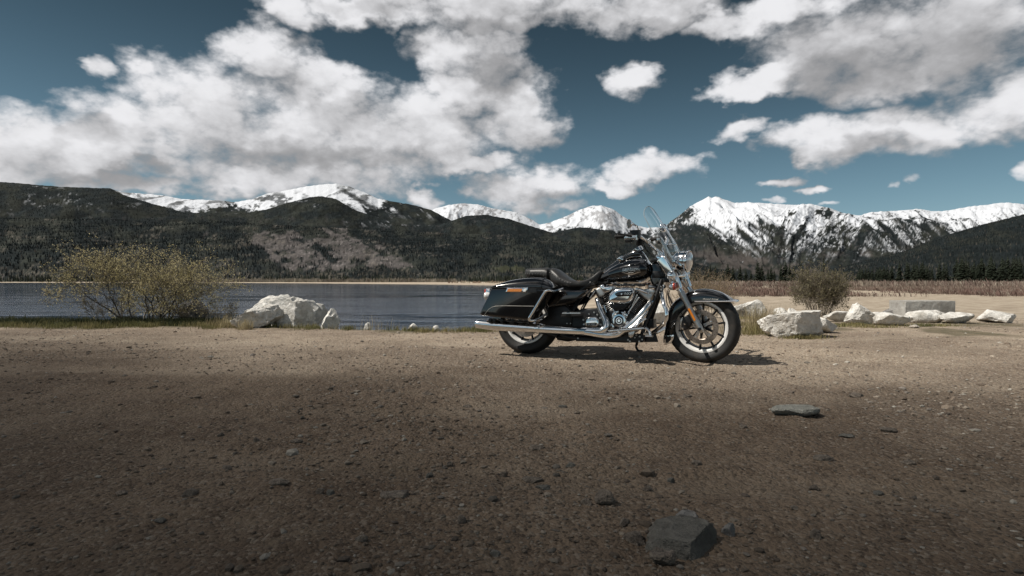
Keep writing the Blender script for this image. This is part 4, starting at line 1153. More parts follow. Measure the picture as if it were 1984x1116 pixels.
# ---- saddlebags
def bag(s):
    YO = -.46; YI = -.255
    f = lambda v: v if s < 0 else v.mirrored()
    body = MB().prism(ZO([(90, 700), (93, 712), (104, 718), (240, 733), (378, 747), (394, 742), (420, 695), (500, 575), (506, 560), (470, 552), (300, 549), (165, 549), (156, 556), (135, 605), (104, 665)], YO), YO, YI, .022, 5)
    b = B(f(body), 'saddlebag', PAINT, angle=40)
    # domed lid
    lo = [Z(a, bb, -.45) for a, bb in ((160, 547), (200, 546), (260, 546), (330, 547), (400, 548), (450, 550), (490, 553), (515, 556), (528, 557))]
    hi = [Z(a, bb, -.36) for a, bb in ((166, 542), (200, 524), (245, 506), (330, 494), (400, 490), (445, 491), (490, 505), (515, 528), (528, 548))]
    lo = catmull(lo, 3); hi = catmull(hi, 3); rings = []
    for a, c in zip(lo, hi):
        dz = max(c.z - a.z, .004); x = a.x
        ring = [Vector((x, -.462, a.z)), Vector((x, -.464, a.z + dz * .18)), Vector((x, -.452, a.z + dz * .52)), Vector((x, -.430, a.z + dz * .78)), Vector((x, -.395, a.z + dz * .95)), Vector((x, -.36, a.z + dz)), Vector((x, -.31, a.z + dz * .97)), Vector((x, -.275, a.z + dz * .8)), Vector((x, -.258, a.z + dz * .4)), Vector((x, -.255, a.z))]
        rings.append(ring)
    B(f(MB().loft(rings)), 'lid', PAINT, b, angle=60)
    rib = [Vector((v.x, v.y - (.003 if i < 4 else 0), v.z + .003)) for i, v in enumerate(rings[-9][:8])]
    B(f(MB().tube(rib, .004, 6, smooth=3)), 'lid_rib', PAINT, b)
    B(f(MB().prism(ZO([(158, 548), (505, 553), (508, 557), (156, 552)], -.463), -.4635, -.30, .001, 1)), 'lid_seam', SATIN, b)
    bz = B(f(MB().prism(ZO([(246, 580), (257, 551), (384, 549), (371, 580)], -.464), -.470, -.458, .003, 2)), 'latch_bezel', CHROME, b)
    B(f(MB().prism(ZO([(254, 574), (262, 556), (348, 556), (340, 574)], -.471), -.4725, -.468, .001, 1)), 'amber_reflector', AMBER, b)
    B(f(MB().prism(ZO([(350, 574), (357, 556), (374, 555), (366, 574)], -.471), -.4715, -.468, .001, 1)), 'latch_lens', CLEAR, b)
    B(f(MB().prism(ZO([(388, 556), (432, 556), (434, 580), (378, 580)], -.462), -.4635, -.458, .002, 1)), 'latch_panel', SATIN, b)
    B(f(MB().tube([Z(a, bb, -.4612) for a, bb in ((119, 716), (135, 692), (155, 673), (175, 664), (200, 660), (260, 659), (340, 660), (418, 661))], .0022, 6, smooth=4)), 'pinstripe', STRIPE, b)
    g = [Z(590, 556, -.24), Z(560, 566, -.33), Z(535, 572, -.42), Z(510, 566, -.475), Z(494, 568, -.485), Z(478, 582, -.488), Z(440, 645, -.488), Z(400, 712, -.488), Z(389, 732, -.487), Z(392, 745, -.480), Z(412, 747, -.46), Z(450, 732, -.38), Z(495, 706, -.27)]
    gd = B(f(MB().tube(g, .0115, 12, smooth=5)), 'saddlebag_guard', CHROME)
    return b
bag(-1); bag(1)
sup = MB()
for x0, x1, y in ((150, 375, -.40), (170, 380, -.30)):
    sup.tube([Z(x0, 738 + (x0 - 150) * .05, y), Z(x1, 757, y)], .008, 8)
for x in (165, 190, 235, 300, 345):
    c = Z(x, 748, -.36); sup.box(c, (.03, .10, .03), bev=.005)
B(sup, 'bag_support', SATIN)
for x, sz in ((200, .012), (255, .02), (290, .03), (315, .025), (355, .03)):
    c = Z(x, 742, -.40); B(MB().tube([c + Vector((-sz * .5, 0, 0)), c + Vector((sz * .5, 0, .004))], .008, 8), 'bracket', CHROME2)

# ---- rear fender, tail
def rear_fender():
    rings = []
    for k in range(30):
        an = math.radians(20 + 175 * k / 29)
        R = WR + .035
        c = Vector((-AXF, 0, WR)); d = Vector((math.cos(an), 0, math.sin(an)))
        rings.append([c + d * (R - .10) + Vector((0, -.105, 0)), c + d * (R - .03) + Vector((0, -.105, 0)), c + d * (R - .005) + Vector((0, -.085, 0)), c + d * R + Vector((0, -.045, 0)), c + d * (R + .004), c + d * R + Vector((0, .045, 0)), c + d * (R - .005) + Vector((0, .085, 0)), c + d * (R - .03) + Vector((0, .105, 0)), c + d * (R - .10) + Vector((0, .105, 0))])
    return B(MB().loft(rings, closed_ring=False), 'rear_fender', PAINT, angle=60)
rf = rear_fender()
c = Z(128, 580, 0)
tl = B(MB().box((c.x + .05, 0, c.z), (.05, .14, .08), bev=.018), 'tail_light', CHROME)
B(MB().box((c.x + .02, 0, c.z), (.022, .12, .066), bev=.010), 'tail_lens', RED, tl)
for s in (-1, 1):
    q = Z(133, 598, -.19); q.y *= -s
    lb_ = B(MB().tube([Vector((q.x + .03, s * .05, q.z)), Vector((q.x + .03, s * .19, q.z))], .010, 8), 'rear_lamp_bar', CHROME)
    B(MB().lathe([(0, .045), (.024, .040), (.036, .015), (.037, 0), (.034, -.014), (.018, -.024), (0, -.026)], q, (1, 0, 0), 22), 'rear_turn_signal', CLEAR, lb_)
pl = Z(118, 660, 0)
B(MB().box((pl.x + .06, 0, pl.z), (.006, .18, .10), bev=.002), 'plate_bracket', SATIN)

# ---- frame, side covers, swingarm
fr = MB()
for s in (-1, 1):
    m = lambda v: Vector((v.x, v.y * -s, v.z))
    fr.tube([m(Z(1195, 470, -.07)), m(Z(1165, 560, -.09)), m(Z(1115, 690, -.11)), m(Z(1080, 785, -.13)), m(Z(1062, 840, -.15)), m(Z(1030, 864, -.16)), m(Z(900, 866, -.17)), m(Z(700, 856, -.17)), m(Z(600, 840, -.17)), m(Z(570, 790, -.16)), m(Z(600, 690, -.15)), m(Z(660, 600, -.13)), m(Z(760, 520, -.09))], .0185, 12, smooth=4)
    fr.tube([m(Z(765, 560, -.11)), m(Z(700, 620, -.13)), m(Z(650, 695, -.15))], .009, 8, smooth=4)
    fr.tube([m(Z(740, 562, -.12)), m(Z(672, 640, -.14)), m(Z(640, 690, -.15))], .006, 8, smooth=4)
    fr.tube([m(Z(560, 840, -.15)), m(Z(420, 800, -.13)), m(Z(330, 780, -.125))], .022, 10, smooth=3)
    fr.tube([m(Z(780, 530, -.08)), m(Z(640, 555, -.13)), m(Z(450, 520, -.14)), m(Z(300, 560, -.14))], .014, 8, smooth=3)
    fr.tube([m(Z(760, 700, -.14)), m(Z(830, 640, -.12)), m(Z(780, 560, -.1))], .008, 6, smooth=3)
fr.tube([Z(1180, 430, 0), Z(1100, 470, 0), Z(950, 500, 0), Z(780, 520, 0)], .03, 12, smooth=3)
B(fr, 'frame', SATIN)
B(MB().prism(ZO([(1112, 405), (1165, 388), (1205, 470), (1205, 500), (1180, 560), (1140, 560), (1120, 520), (1108, 480), (1122, 440)], -.07), -.075, .075, .02, 4), 'steering_neck', PAINT)
B(MB().box(Z(1160, 470, -.09), (.10, .03, .06), bev=.012), 'neck_cover', SATIN)
for s in (-1, 1):
    f = lambda v: v if s < 0 else v.mirrored()
    B(f(MB().prism(ZO([(520, 568), (600, 562), (738, 566), (722, 590), (660, 640), (610, 655), (505, 668), (490, 640)], -.2), -.215, -.14, .02, 4)), 'side_cover', PAINT)
    B(f(MB().prism(ZO([(500, 666), (610, 655), (650, 700), (640, 780), (560, 790), (470, 770), (440, 760), (500, 715)], -.17), -.18, -.14, .012, 3)), 'swingarm_cover', SATIN)
    fb = B(f(MB().prism(ZO([(572, 700), (582, 694), (700, 696), (708, 704), (706, 722), (580, 726)], -.35), -.36, -.26, .008, 3)), 'passenger_footboard', GRIPR)
    B(f(MB().prism(ZO([(585, 700), (695, 700), (695, 706), (585, 706)], -.361), -.363, -.355, .001, 1)), 'footboard_edge', CHROME2, fb)
    rb = B(f(MB().prism(ZO([(862, 806), (1070, 788), (1078, 796), (1060, 804), (870, 818)], -.40), -.42, -.26, .004, 2)), 'rider_footboard', CHROME2)
    B(f(MB().prism(ZO([(866, 800), (1068, 783), (1070, 788), (866, 805)], -.40), -.415, -.265, .002, 2)), 'board_pad', GRIPR, rb)
    # engine guard
    B(f(MB().tube([Z(1188, 540, -.06), Z(1182, 556, -.16), Z(1186, 600, -.28), Z(1198, 650, -.345), Z(1212, 690, -.36), Z(1212, 730, -.36), Z(1196, 765, -.33), Z(1165, 795, -.25), Z(1130, 820, -.15), Z(1090, 838, -.05)], .0165, 14, smooth=5)), 'engine_guard', CHROME)

# ---- engine
eng = MB()
eng.prism(CO([(300, 560), (420, 520), (620, 520), (700, 560), (760, 640), (760, 760), (640, 850), (470, 860), (380, 830), (330, 760), (290, 650)], -.10), -.115, .14, .02, 4, smooth=2)
en = B(eng, 'engine', SATIN)
def cylinder(a, b, nf):
    A = C3(a[0], a[1], -.02); Bp = C3(b[0], b[1], -.02); A.y = Bp.y = 0
    d = (A - Bp).normalized(); L = (A - Bp).length
    B(MB().tube([Bp, A], .062, 28), 'cylinder', SATIN, en)
    u = Vector((0, 1, 0)); w = d.cross(u)
    core = MB(); edge = MB()
    for k in range(nf):
        o = Bp + d * (L * (.12 + .80 * k / (nf - 1)))
        hw, hv, th = .088, .100, .0022
        ring = []
        for q in range(24):
            an = 2 * math.pi * q / 24; cs, sn = math.cos(an), math.sin(an)
            ring.append(w * hw * math.copysign(abs(cs) ** .6, cs) + u * hv * math.copysign(abs(sn) ** .6, sn))
        core.loft([[o + p - d * th for p in ring], [o + p + d * th for p in ring]])
        edge.loft([[o + p * 1.004 - d * th * .6 for p in ring], [o + p * 1.012 for p in ring], [o + p * 1.004 + d * th * .6 for p in ring]], cap=False)
    tag(B(core, 'cooling_fin', SATIN, en), kind='stuff'); tag(B(edge, 'fin_edge', CHROME2, en), kind='stuff')
    return d, A
cylinder((318, 250), (505, 590), 15); cylinder((838, 330), (612, 600), 15)
# heads and rocker covers
for o, yy in (([(222, 268), (262, 240), (300, 258), (345, 330), (300, 365), (262, 362)], -.125), ([(740, 262), (790, 250), (905, 300), (962, 330), (935, 392), (895, 415), (830, 365), (770, 318)], -.125)):
    B(MB().prism(CO(o, yy), yy - .01, .12, .014, 4), 'cylinder_head', ALU, en)
for o, yy in (([(270, 236), (285, 208), (325, 200), (345, 232), (440, 222), (446, 262), (400, 300), (330, 318)], -.14), ([(722, 252), (740, 240), (800, 258), (900, 296), (915, 322), (880, 330), (790, 300), (728, 280)], -.145)):
    B(MB().prism(CO(o, yy), yy - .008, .12, .014, 4), 'rocker_cover', CHROME, en)
B(MB().prism(CO([(845, 305), (965, 330), (990, 290), (960, 262), (900, 250), (845, 262)], -.10), -.11, .09, .012, 3), 'rocker_cover', ALU, en)
B(MB().prism(CO([(895, 200), (990, 232), (1000, 255), (890, 245)], -.06), -.08, .05, .01, 3), 'horn_cover', CHROME2, en)
for p0, p1, r, yy in (((120, 360), (160, 270), .008, -.10), ((150, 380), (215, 290), .008, -.09), ((775, 365), (640, 560), .008, -.155), ((755, 330), (640, 580), .006, -.15), ((330, 470), (360, 560), .011, -.14), ((440, 500), (470, 570), .010, -.15), ((600, 545), (560, 600), .010, -.15)):
    B(MB().tube([C3(p0[0], p0[1], yy), C3(p1[0], p1[1], yy)], r, 10), 'pushrod_tube', CHROME, en)
bolts([(395, 240), (415, 270), (300, 225), (760, 262), (850, 295)], -.155, .006, CHROME2, parent=en)
# small hardware under the tank
hw_ = MB()
for k in range(9):
    c = C3(470 + 45 * k, 205 + 4 * (k % 3), -.12); hw_.box(c, (.03, .06, .02 + .006 * (k % 2)), bev=.005)
hw_.tube([C3(430, 190, -.1), C3(600, 215, -.12), C3(850, 200, -.1), C3(920, 190, -.08)], .007, 8, smooth=3)
B(hw_, 'cable_tray', SATIN, en)
bolts([(535, 205), (570, 205), (700, 205), (880, 190), (1005, 210)], -.155, .0045, ALU, parent=en)
# air cleaner
ac = B(MB().prism(CO([(380, 405), (386, 350), (425, 292), (475, 254), (560, 238), (650, 238), (698, 250), (714, 285), (706, 340), (682, 400), (650, 440), (590, 452), (420, 442), (388, 430)], -.23), -.245, -.13, .032, 6), 'air_cleaner', CHROME, en, angle=45)
B(MB().prism(CO([(466, 322), (500, 300), (560, 290), (698, 284), (690, 320), (668, 354), (505, 360), (478, 346)], -.246), -.2475, -.235, .002, 2), 'air_cleaner_insert', PAINT, en)
B(MB().lathe([(0, -.001), (.007, -.001), (.007, .003)], C3(553, 326, -.2485), (0, 1, 0), 14), 'insert_emblem', BADGE, en)
a_ = C3(592, 343, -.249); b_ = C3(682, 300, -.249)
text_mesh('107', 1, lambda u, v: Vector((a_.x + (b_.x - a_.x) * u, -.2487, a_.z + (b_.z - a_.z) * (.15 + .7 * v))), 'insert_lettering', BADGE, en, .1)
B(MB().prism(CO([(405, 448), (650, 448), (625, 500), (570, 530), (470, 525), (420, 490)], -.14), -.19, -.10, .012, 3), 'air_cleaner_backplate', SATIN, en)
# cam cover
cc_ = C3(523, 665, -.165)
B(MB().lathe([(0, -.012), (.012, -.012), (.013, -.009), (.020, -.008), (.022, -.011), (.028, -.011), (.030, -.007), (.040, -.006), (.043, -.011), (.056, -.010), (.062, -.003), (.064, .02), (.066, .06)], cc_, (0, 1, 0), 40), 'cam_cover', CHROME, en, angle=30)
B(MB().lathe([(.0305, -.0085), (.0395, -.0085)], cc_, (0, 1, 0), 32), 'cover_ring', SATIN, en)
B(MB().lathe([(.013, -.0102), (.0195, -.0102)], cc_, (0, 1, 0), 24), 'cover_ring', SATIN, en)
bolts([(523 + 34 * math.cos(k * 1.2566), 665 + 34 * math.sin(k * 1.2566)) for k in range(5)], -.172, .003, CHROME2, parent=en)
for o in ([(430, 580), (455, 545), (520, 530), (528, 560), (470, 590), (445, 640), (425, 690)], [(545, 545), (600, 560), (640, 590), (620, 640), (600, 610), (560, 580)], [(412, 690), (440, 700), (470, 745), (450, 775), (415, 770)], [(590, 700), (640, 660), (650, 690), (560, 770), (520, 780), (520, 755)]):
    B(MB().prism(CO(o, -.145), -.155, -.09, .008, 3), 'cam_cover_lobe', CHROME, en)
bolts([(470, 560), (510, 545), (600, 580), (430, 760), (385, 740), (615, 680)], -.165, .005, CHROME2, parent=en)
# gearbox
gb = B(MB().prism(CO([(-60, 560), (60, 510), (290, 505), (330, 560), (340, 760), (250, 800), (-80, 800), (-100, 640)], -.14), -.16, .16, .018, 4), 'gearbox', SATIN)
B(MB().prism(CO([(92, 715), (100, 680), (108, 632), (150, 618), (238, 620), (262, 660), (272, 690), (262, 724), (238, 740), (108, 738)], -.2), -.215, -.15, .012, 4), 'gearbox_cover', CHROME, gb)
B(MB().prism(CO([(118, 652), (238, 648), (246, 662), (112, 666)], -.216), -.2175, -.21, .001, 1), 'cover_groove', CHROME2, gb)
B(MB().prism(CO([(106, 694), (226, 692), (232, 704), (228, 726), (110, 730)], -.216), -.2178, -.21, .002, 1), 'cover_plate', SATIN, gb)
a2_ = C3(122, 722, -.219); b2_ = C3(215, 700, -.219)
text_mesh('SIX SPEED', 1, lambda u, v: Vector((a2_.x + (b2_.x - a2_.x) * u, -.2185, a2_.z + (b2_.z - a2_.z) * v)), 'cover_lettering', ALU, gb)
bolts([(140, 580), (245, 590), (68, 655), (280, 632), (75, 712), (290, 715), (205, 560)], -.166, .0085, ALU, parent=gb)
bolts([(-95, 700), (-140, 700), (-10, 770)], -.18, .006, ALU, parent=gb)
# oil filter, regulator, lower plates
B(MB().prism(CO([(862, 640), (958, 640), (965, 755), (850, 755)], -.09), -.10, .10, .012, 3), 'regulator', SATIN)
for k in range(5):
    y0 = 655 + 20 * k; B(MB().prism(CO([(866, y0), (962, y0), (962, y0 + 7), (866, y0 + 7)], -.10), -.112, -.098, .002, 1), 'regulator_fin', SATIN)
B(MB().prism(CO([(838, 938), (878, 832), (990, 828), (1022, 936)], -.12), -.13, -.115, .003, 2), 'stone_guard', SATIN)
lowp = B(MB().prism(CO([(560, 860), (640, 830), (830, 830), (850, 880), (830, 940), (600, 945), (300, 930), (-20, 925), (-20, 890), (400, 895)], -.16), -.19, -.13, .01, 3), 'lower_plate', SATIN)
bolts([(635, 908), (660, 927), (722, 880), (740, 850), (785, 866), (815, 905), (778, 928), (0, 888)], -.194, .008, ALU, parent=lowp)
bk = B(MB().prism(CO([(640, 805), (700, 785), (735, 790), (700, 868), (672, 886), (645, 866)], -.30), -.315, -.27, .008, 3), 'brake_pedal_bracket', CHROME2)
B(MB().tube([C3(860, 760, -.33), C3(905, 800, -.34), C3(925, 855, -.35)], .012, 10, smooth=4), 'brake_pedal', CHROME)
B(MB().box(C3(905, 862, -.37), (.055, .07, .014), bev=.006), 'pedal_pad', CHROME2)
B(MB().tube([C3(840, 830, -.25), C3(930, 850, -.27)], .014, 10), 'guard_mount', CHROME2)

# ---- exhaust
ex = B(MB().tube([Z(72, 766, -.34), Z(80, 766.5, -.34), Z(150, 774, -.34), Z(250, 782, -.34), Z(380, 791, -.335), Z(436, 795, -.33)], [.036, .041, .0445, .0445, .043, .040], 24, smooth=3), 'muffler', CHROME)
B(MB().tube([Z(71, 766, -.34), Z(84, 767, -.34)], .034, 20), 'muffler_bore', SATIN, ex)
B(MB().tube([Z(428, 794.5, -.33), Z(432, 794.8, -.33), Z(452, 796, -.33), Z(456, 796.5, -.33)], [.041, .045, .045, .041], 24), 'muffler_clamp', CHROME, ex)
B(MB().tube([Z(452, 797, -.33), Z(560, 803, -.32), Z(660, 808, -.30), Z(720, 810, -.27), Z(760, 810, -.25)], [.037, .037, .036, .034, .030], 20, smooth=3), 'exhaust_pipe', CHROME, ex)
B(MB().tube([C3(232, 385, -.15), C3(250, 420, -.17), C3(285, 525, -.19), C3(325, 610, -.215), C3(356, 680, -.235), C3(350, 750, -.25), C3(300, 788, -.255), C3(215, 795, -.26), C3(110, 793, -.27)], [.015, .021, .025, .027, .028, .029, .029, .029, .030], 18, smooth=5), 'rear_header', CHROME, ex)
B(MB().tube([C3(930, 420, -.12), C3(890, 470, -.16), C3(800, 575, -.19), C3(690, 690, -.205), C3(590, 780, -.21), C3(510, 835, -.22), C3(420, 850, -.235), C3(300, 845, -.25), C3(150, 820, -.27), C3(80, 810, -.28)], [.022, .025, .026, .027, .027, .027, .028, .028, .028, .028], 18, smooth=5), 'front_header', CHROME, ex)
B(MB().tube([C3(880, 545, -.18), C3(800, 640, -.215), C3(690, 755, -.235), C3(600, 800, -.24)], [.012, .018, .018, .012], 14, smooth=4), 'heat_shield', CHROME2, ex)
B(MB().tube([C3(860, 640, -.20), C3(780, 690, -.235), C3(720, 765, -.25), C3(690, 830, -.26)], [.010, .013, .013, .010], 12, smooth=4), 'shift_linkage', CHROME, ex)
B(MB().tube([Z(120, 768, .34), Z(250, 782, .34), Z(440, 796, .33), Z(700, 812, .26)], [.041, .0445, .040, .034], 18, smooth=3), 'muffler', CHROME)
B(MB().tube([Z(560, 845, -.05), Z(620, 852, -.05), Z(660, 848, -.05)], [.03, .035, .03], 14), 'collector', SATIN)
# side stand on the far side, foot on the ground
Mi = MBIKE.inverted(); ft = gp(1236, 682.0); ft.z = 0.012; fo = Mi @ ft
B(MB().tube([C3(745, 900, .12), C3(748, 960, .17), Vector((fo.x - .012, fo.y - .04, fo.z + .05)), Vector((fo.x, fo.y, fo.z + .005)), Vector((fo.x + .045, fo.y + .01, fo.z))], [.014, .013, .012, .012, .010], 10, smooth=4), 'side_stand', SATIN)
# far-side primary cover
B(MB().prism(CO([(20, 640), (60, 580), (560, 560), (700, 600), (740, 700), (680, 800), (560, 840), (100, 800), (30, 740)], .2), .14, .21, .03, 4, smooth=2), 'primary_cover', CHROME)

# ------------------------------------------------------------------ rocks
def m_rock(name, c1, c2, c3, sc=9.0, crack=.35, lichen=0.0):
    m, t, bs, out = new_mat(name)
    tc = t.new('ShaderNodeTexCoord').outputs['Object']
    n1 = t.noise(tc, sc, 7, .65); n2 = t.noise(tc, sc * 7, 5, .7); n3 = t.noise(t.vm('ADD', tc, (5, 3, 1)), sc * .5, 4, .6)
    c = t.mix(t.ss(n1, .35, .65), rgb(*c1), rgb(*c2))
    c = t.mix(t.m('MULTIPLY', t.ss(n3, .52, .7), .75), c, rgb(*c3))
    c = t.mix(t.m('MULTIPLY', t.ss(n2, .58, .72), .5), c, rgb(c3[0] * .5, c3[1] * .5, c3[2] * .5))
    if lichen:
        n4 = t.noise(t.vm('ADD', tc, (9, 2, 4)), sc * 2.2, 6, .7); gn = t.new('ShaderNodeSeparateXYZ'); t.l.new(tc, gn.inputs[0])
        c = t.mix(t.m('MULTIPLY', t.ss(n4, .56, .66), lichen), c, rgb(.20, .165, .11))
        c = t.mix(t.m('MULTIPLY', t.ss(t.m('MULTIPLY_ADD', n1, .12, gn.outputs[2]), .16, .08), .7), c, rgb(.25, .20, .15))   # soil splashed on the foot
    t.l.new(c, bs.inputs['Base Color']); bs.inputs['Roughness'].default_value = .9; bs.inputs['Specular IOR Level'].default_value = .25
    cr = t.new('ShaderNodeTexVoronoi'); cr.feature = 'DISTANCE_TO_EDGE'; t.inp(cr, 'Vector', t.vm('ADD', tc, t.vm('MULTIPLY', t.noise(tc, sc, 3, .5, out=1), (.12, .12, .12)))); t.inp(cr, 'Scale', sc * .8)
    h = t.m('ADD', t.m('MULTIPLY', n1, 1.0), t.m('MULTIPLY', n2, .3))
    h = t.m('ADD', h, t.m('MULTIPLY', t.ss(cr.outputs['Distance'], 0, .06), crack))
    bump(t, bs, h, .05, .9)
    return m
WHITEROCK = m_rock('pale_granite', (.58, .56, .52), (.76, .745, .71), (.36, .335, .295), crack=.08, lichen=.45)
GREYROCK = m_rock('grey_granite', (.16, .155, .15), (.27, .26, .25), (.09, .085, .08))
BROWNROCK = m_rock('brown_stone', (.20, .165, .135), (.31, .265, .22), (.12, .10, .085), 30)
DIRTROCK = m_rock('dusty_stone', (.17, .145, .12), (.25, .215, .18), (.12, .10, .085), 30)
DIRTROCK2 = m_rock('pale_slab', (.25, .25, .225), (.36, .355, .32), (.17, .165, .145), 25, crack=.0)
SLATE = m_rock('slate_stone', (.12, .115, .103), (.19, .18, .16), (.075, .07, .062), 25, crack=.0)
def rock_mesh(name, size, seed, sub=4, cuts=14, rough=.10, flat=.35, planes=()):
    """faceted boulder: a ball clipped by random planes, then weathered"""
    rng = np.random.RandomState(seed)
    bm = bmesh.new(); bmesh.ops.create_icosphere(bm, subdivisions=sub, radius=1.0)
    co = np.array([v.co[:] for v in bm.verts]); fc = np.array([[v.index for v in f.verts] for f in bm.faces]); bm.free()
    pl = list(planes)
    for k in range(cuts):
        n = rng.normal(size=3); n /= np.linalg.norm(n)
        pl.append((n[0], n[1], n[2], rng.uniform(.52, .86)))
    for (a, b, c, d) in pl:
        n = np.array([a, b, c], float); n /= np.linalg.norm(n)
        k = np.maximum(co @ n - d, 0); co = co - n * k[:, None]
    o = seed * 3.7
    sc_ = co * (np.array(size) / size[0])[None]
    w = fbm(sc_[:, 0] * 1.6 + o, sc_[:, 1] * 1.6, sc_[:, 2] * 1.6 + o, 3) - .5
    w2 = fbm(sc_[:, 0] * 5 + o, sc_[:, 1] * 5 + o, sc_[:, 2] * 5, 4, .6) - .5
    w3 = fbm(sc_[:, 0] * 15 + o, sc_[:, 1] * 15 + o, sc_[:, 2] * 15, 2, .6) - .5
    co = co * (1 + w * .34 + w2 * rough * 2.4 + w3 * rough * .9)[:, None]
    mn, mx = co.min(0), co.max(0)
    co = (co - (mn + mx) / 2) / (mx - mn)
    co[:, 2] += .5
    co = co * np.array(size)
    me = np_mesh(name, co, fc, True)
    try: me.set_sharp_from_angle(angle=math.radians(22))
    except Exception: pass
    return me
def rock(name, box, mat, label, seed, cat='boulder', depth=.8, rot=0.0, sub=4, cuts=14, rough=.10, sink=.12, dz=None, group=None, planes=(), dist=None):
    """box: the rock's outline box in the photo (x0,y0,x1,y1); its distance comes from the ground row y1"""
    x0, y0, x1, y1 = box
    d = dist
    if d is None:
        z = 0.0
        for _ in range(3):
            p = gp((x0 + x1) / 2, y1, z); z = gz(p.x, p.y)
        d = p.y
    W = (x1 - x0) / F * d; D = W * depth
    dc = d + D * .42
    W = (x1 - x0) / F * dc; D = W * depth
    X = ((x0 + x1) / 2 - CX) / F * dc
    zt = H + (HY - y0) / F * dc
    g = gz(X, dc) if dz is None else dz
    zb = min(g, gz(X, d)) if dz is None else dz
    hgt = max(zt - zb, W * .15)
    me = rock_mesh(name, (W, D, hgt * (1 + sink)), seed, sub, cuts, rough, planes=planes)
    o = link(name, me, mat); o.location = (X, dc, zb - hgt * sink); o.rotation_euler = (0, 0, rot)
    tag(o, label, cat, group)
    return o
FRONT = ((-.25, -1, .35, .62), (0, 0, 1, .75))
# left group on the bank
rock('boulder', (466, 570, 628, 628), WHITEROCK, 'largest pale boulder beside the leafing bush, with shaded right face', 11, sub=5, depth=.55, cuts=12, planes=((.95, -.35, .45, .66), (-.75, -.1, .75, .62), (.05, 0, 1, .70), (-.2, -1, .5, .62)), rough=.13, dist=9.4)
rock('boulder', (449, 587, 547, 630), WHITEROCK, 'low pale boulder leaning against the front of the largest boulder', 23, sub=5, depth=.62, cuts=10, planes=((-.75, -.2, .75, .50), (.75, -.75, .25, .55), (0, -.5, 1, .62)), rough=.14, dist=8.35)
rock('boulder', (528, 579, 610, 631), WHITEROCK, 'pale slab with a flat sunlit face in front of the largest boulder', 31, sub=5, depth=.40, cuts=8, planes=((-.45, -1, .30, .46), (.85, -.6, .15, .52), (-.6, 0, .8, .66)), rough=.10, dist=8.62)
rock('boulder', (621, 597, 659, 625), WHITEROCK, 'small pale boulder next to the dry grass tuft', 41, cuts=10, depth=.9, planes=((-.7, -.3, .8, .5),), dist=8.7)
rock('boulder', (345, 583, 402, 624), GREYROCK, 'dark grey boulder half hidden under the leafing bush', 52, cuts=10)
rock('boulder', (790, 626, 812, 640), WHITEROCK, 'small white stone at the grassy edge of the lake bank', 61, 'stone', sub=3, dist=7.95)
rock('boulder', (838, 630, 855, 639), WHITEROCK, 'tiny white stone on the bank between grass and water', 62, 'stone', sub=3, dist=7.9)
rock('boulder', (704, 624, 720, 632), WHITEROCK, 'flat white stone beside thin dry stalks on the bank', 63, 'stone', sub=3, dist=8.35)
# right group
rock('boulder', (1473, 600, 1592, 656), WHITEROCK, 'big pale boulder with rust stain on top and shaded right side, standing on open gravel', 73, sub=5, depth=.7, cuts=9, rot=.0, planes=((.35, -1, -.05, .52), (-.45, -.75, -.05, .60), (-.15, .0, 1, .60), (.9, -.1, .1, .72)), rough=.10)
rock('boulder', (1568, 612, 1620, 647), WHITEROCK, 'low pointed pale boulder tucked behind the big rust stained one', 82, depth=.8, planes=((.7, 0, 1, .4),))
rock('boulder', (1419, 580, 1482, 614), WHITEROCK, 'white wedge shaped boulder just beyond the front wheel', 91, depth=.6, cuts=8, planes=((-.7, -.1, 1, .45), (.2, -1, .2, .5)))
rock('boulder', (1498, 596, 1530, 616), WHITEROCK, 'small white boulder behind the dry tuft beside the brown bush', 101, depth=.9)
rock('boulder', (1522, 597, 1548, 614), WHITEROCK, 'small pale boulder between two rocks at the foot of the brown bush', 102, depth=.9)
rock('boulder', (1597, 602, 1660, 624), WHITEROCK, 'long low pale boulder at the foot of the brown bush', 111, depth=.7, planes=((0, 0, 1, .55),))
rock('boulder', (1634, 586, 1698, 630), WHITEROCK, 'tall slanting white boulder with grey flecked right end', 121, sub=5, depth=.6, cuts=9, planes=((.75, -.2, .75, .40), (-.9, -.2, .3, .6)))
rock('boulder', (1688, 604, 1722, 624), WHITEROCK, 'small rounded white boulder beside the tall slanting one', 131, depth=.9)
rock('boulder', (1700, 593, 1758, 618), GREYROCK, 'dark grey boulder leaning on the concrete block', 141, depth=.7, cuts=8, planes=((-.6, 0, 1, .5),))
rock('boulder', (1692, 605, 1756, 632), WHITEROCK, 'rounded pale boulder in front of the dark grey one', 151, depth=.8, planes=((.2, -.4, 1, .6),))
rock('boulder', (1755, 600, 1836, 626), WHITEROCK, 'rounded white boulder in front of the concrete block', 161, sub=4, depth=.6, cuts=7)
rock('boulder', (1812, 604, 1880, 627), WHITEROCK, 'smaller white boulder at the far end of the concrete block', 171, depth=.7)
rock('boulder', (1764, 629, 1782, 636), WHITEROCK, 'small white stone on gravel before the concrete block', 172, 'stone', sub=3)
rock('boulder', (1258, 588, 1296, 628), WHITEROCK, 'pale boulder seen between engine guard and front wheel', 181, depth=.8)
rock('boulder', (1900, 600, 1960, 626), WHITEROCK, 'pale boulder past the end of the concrete block', 182, depth=.8)
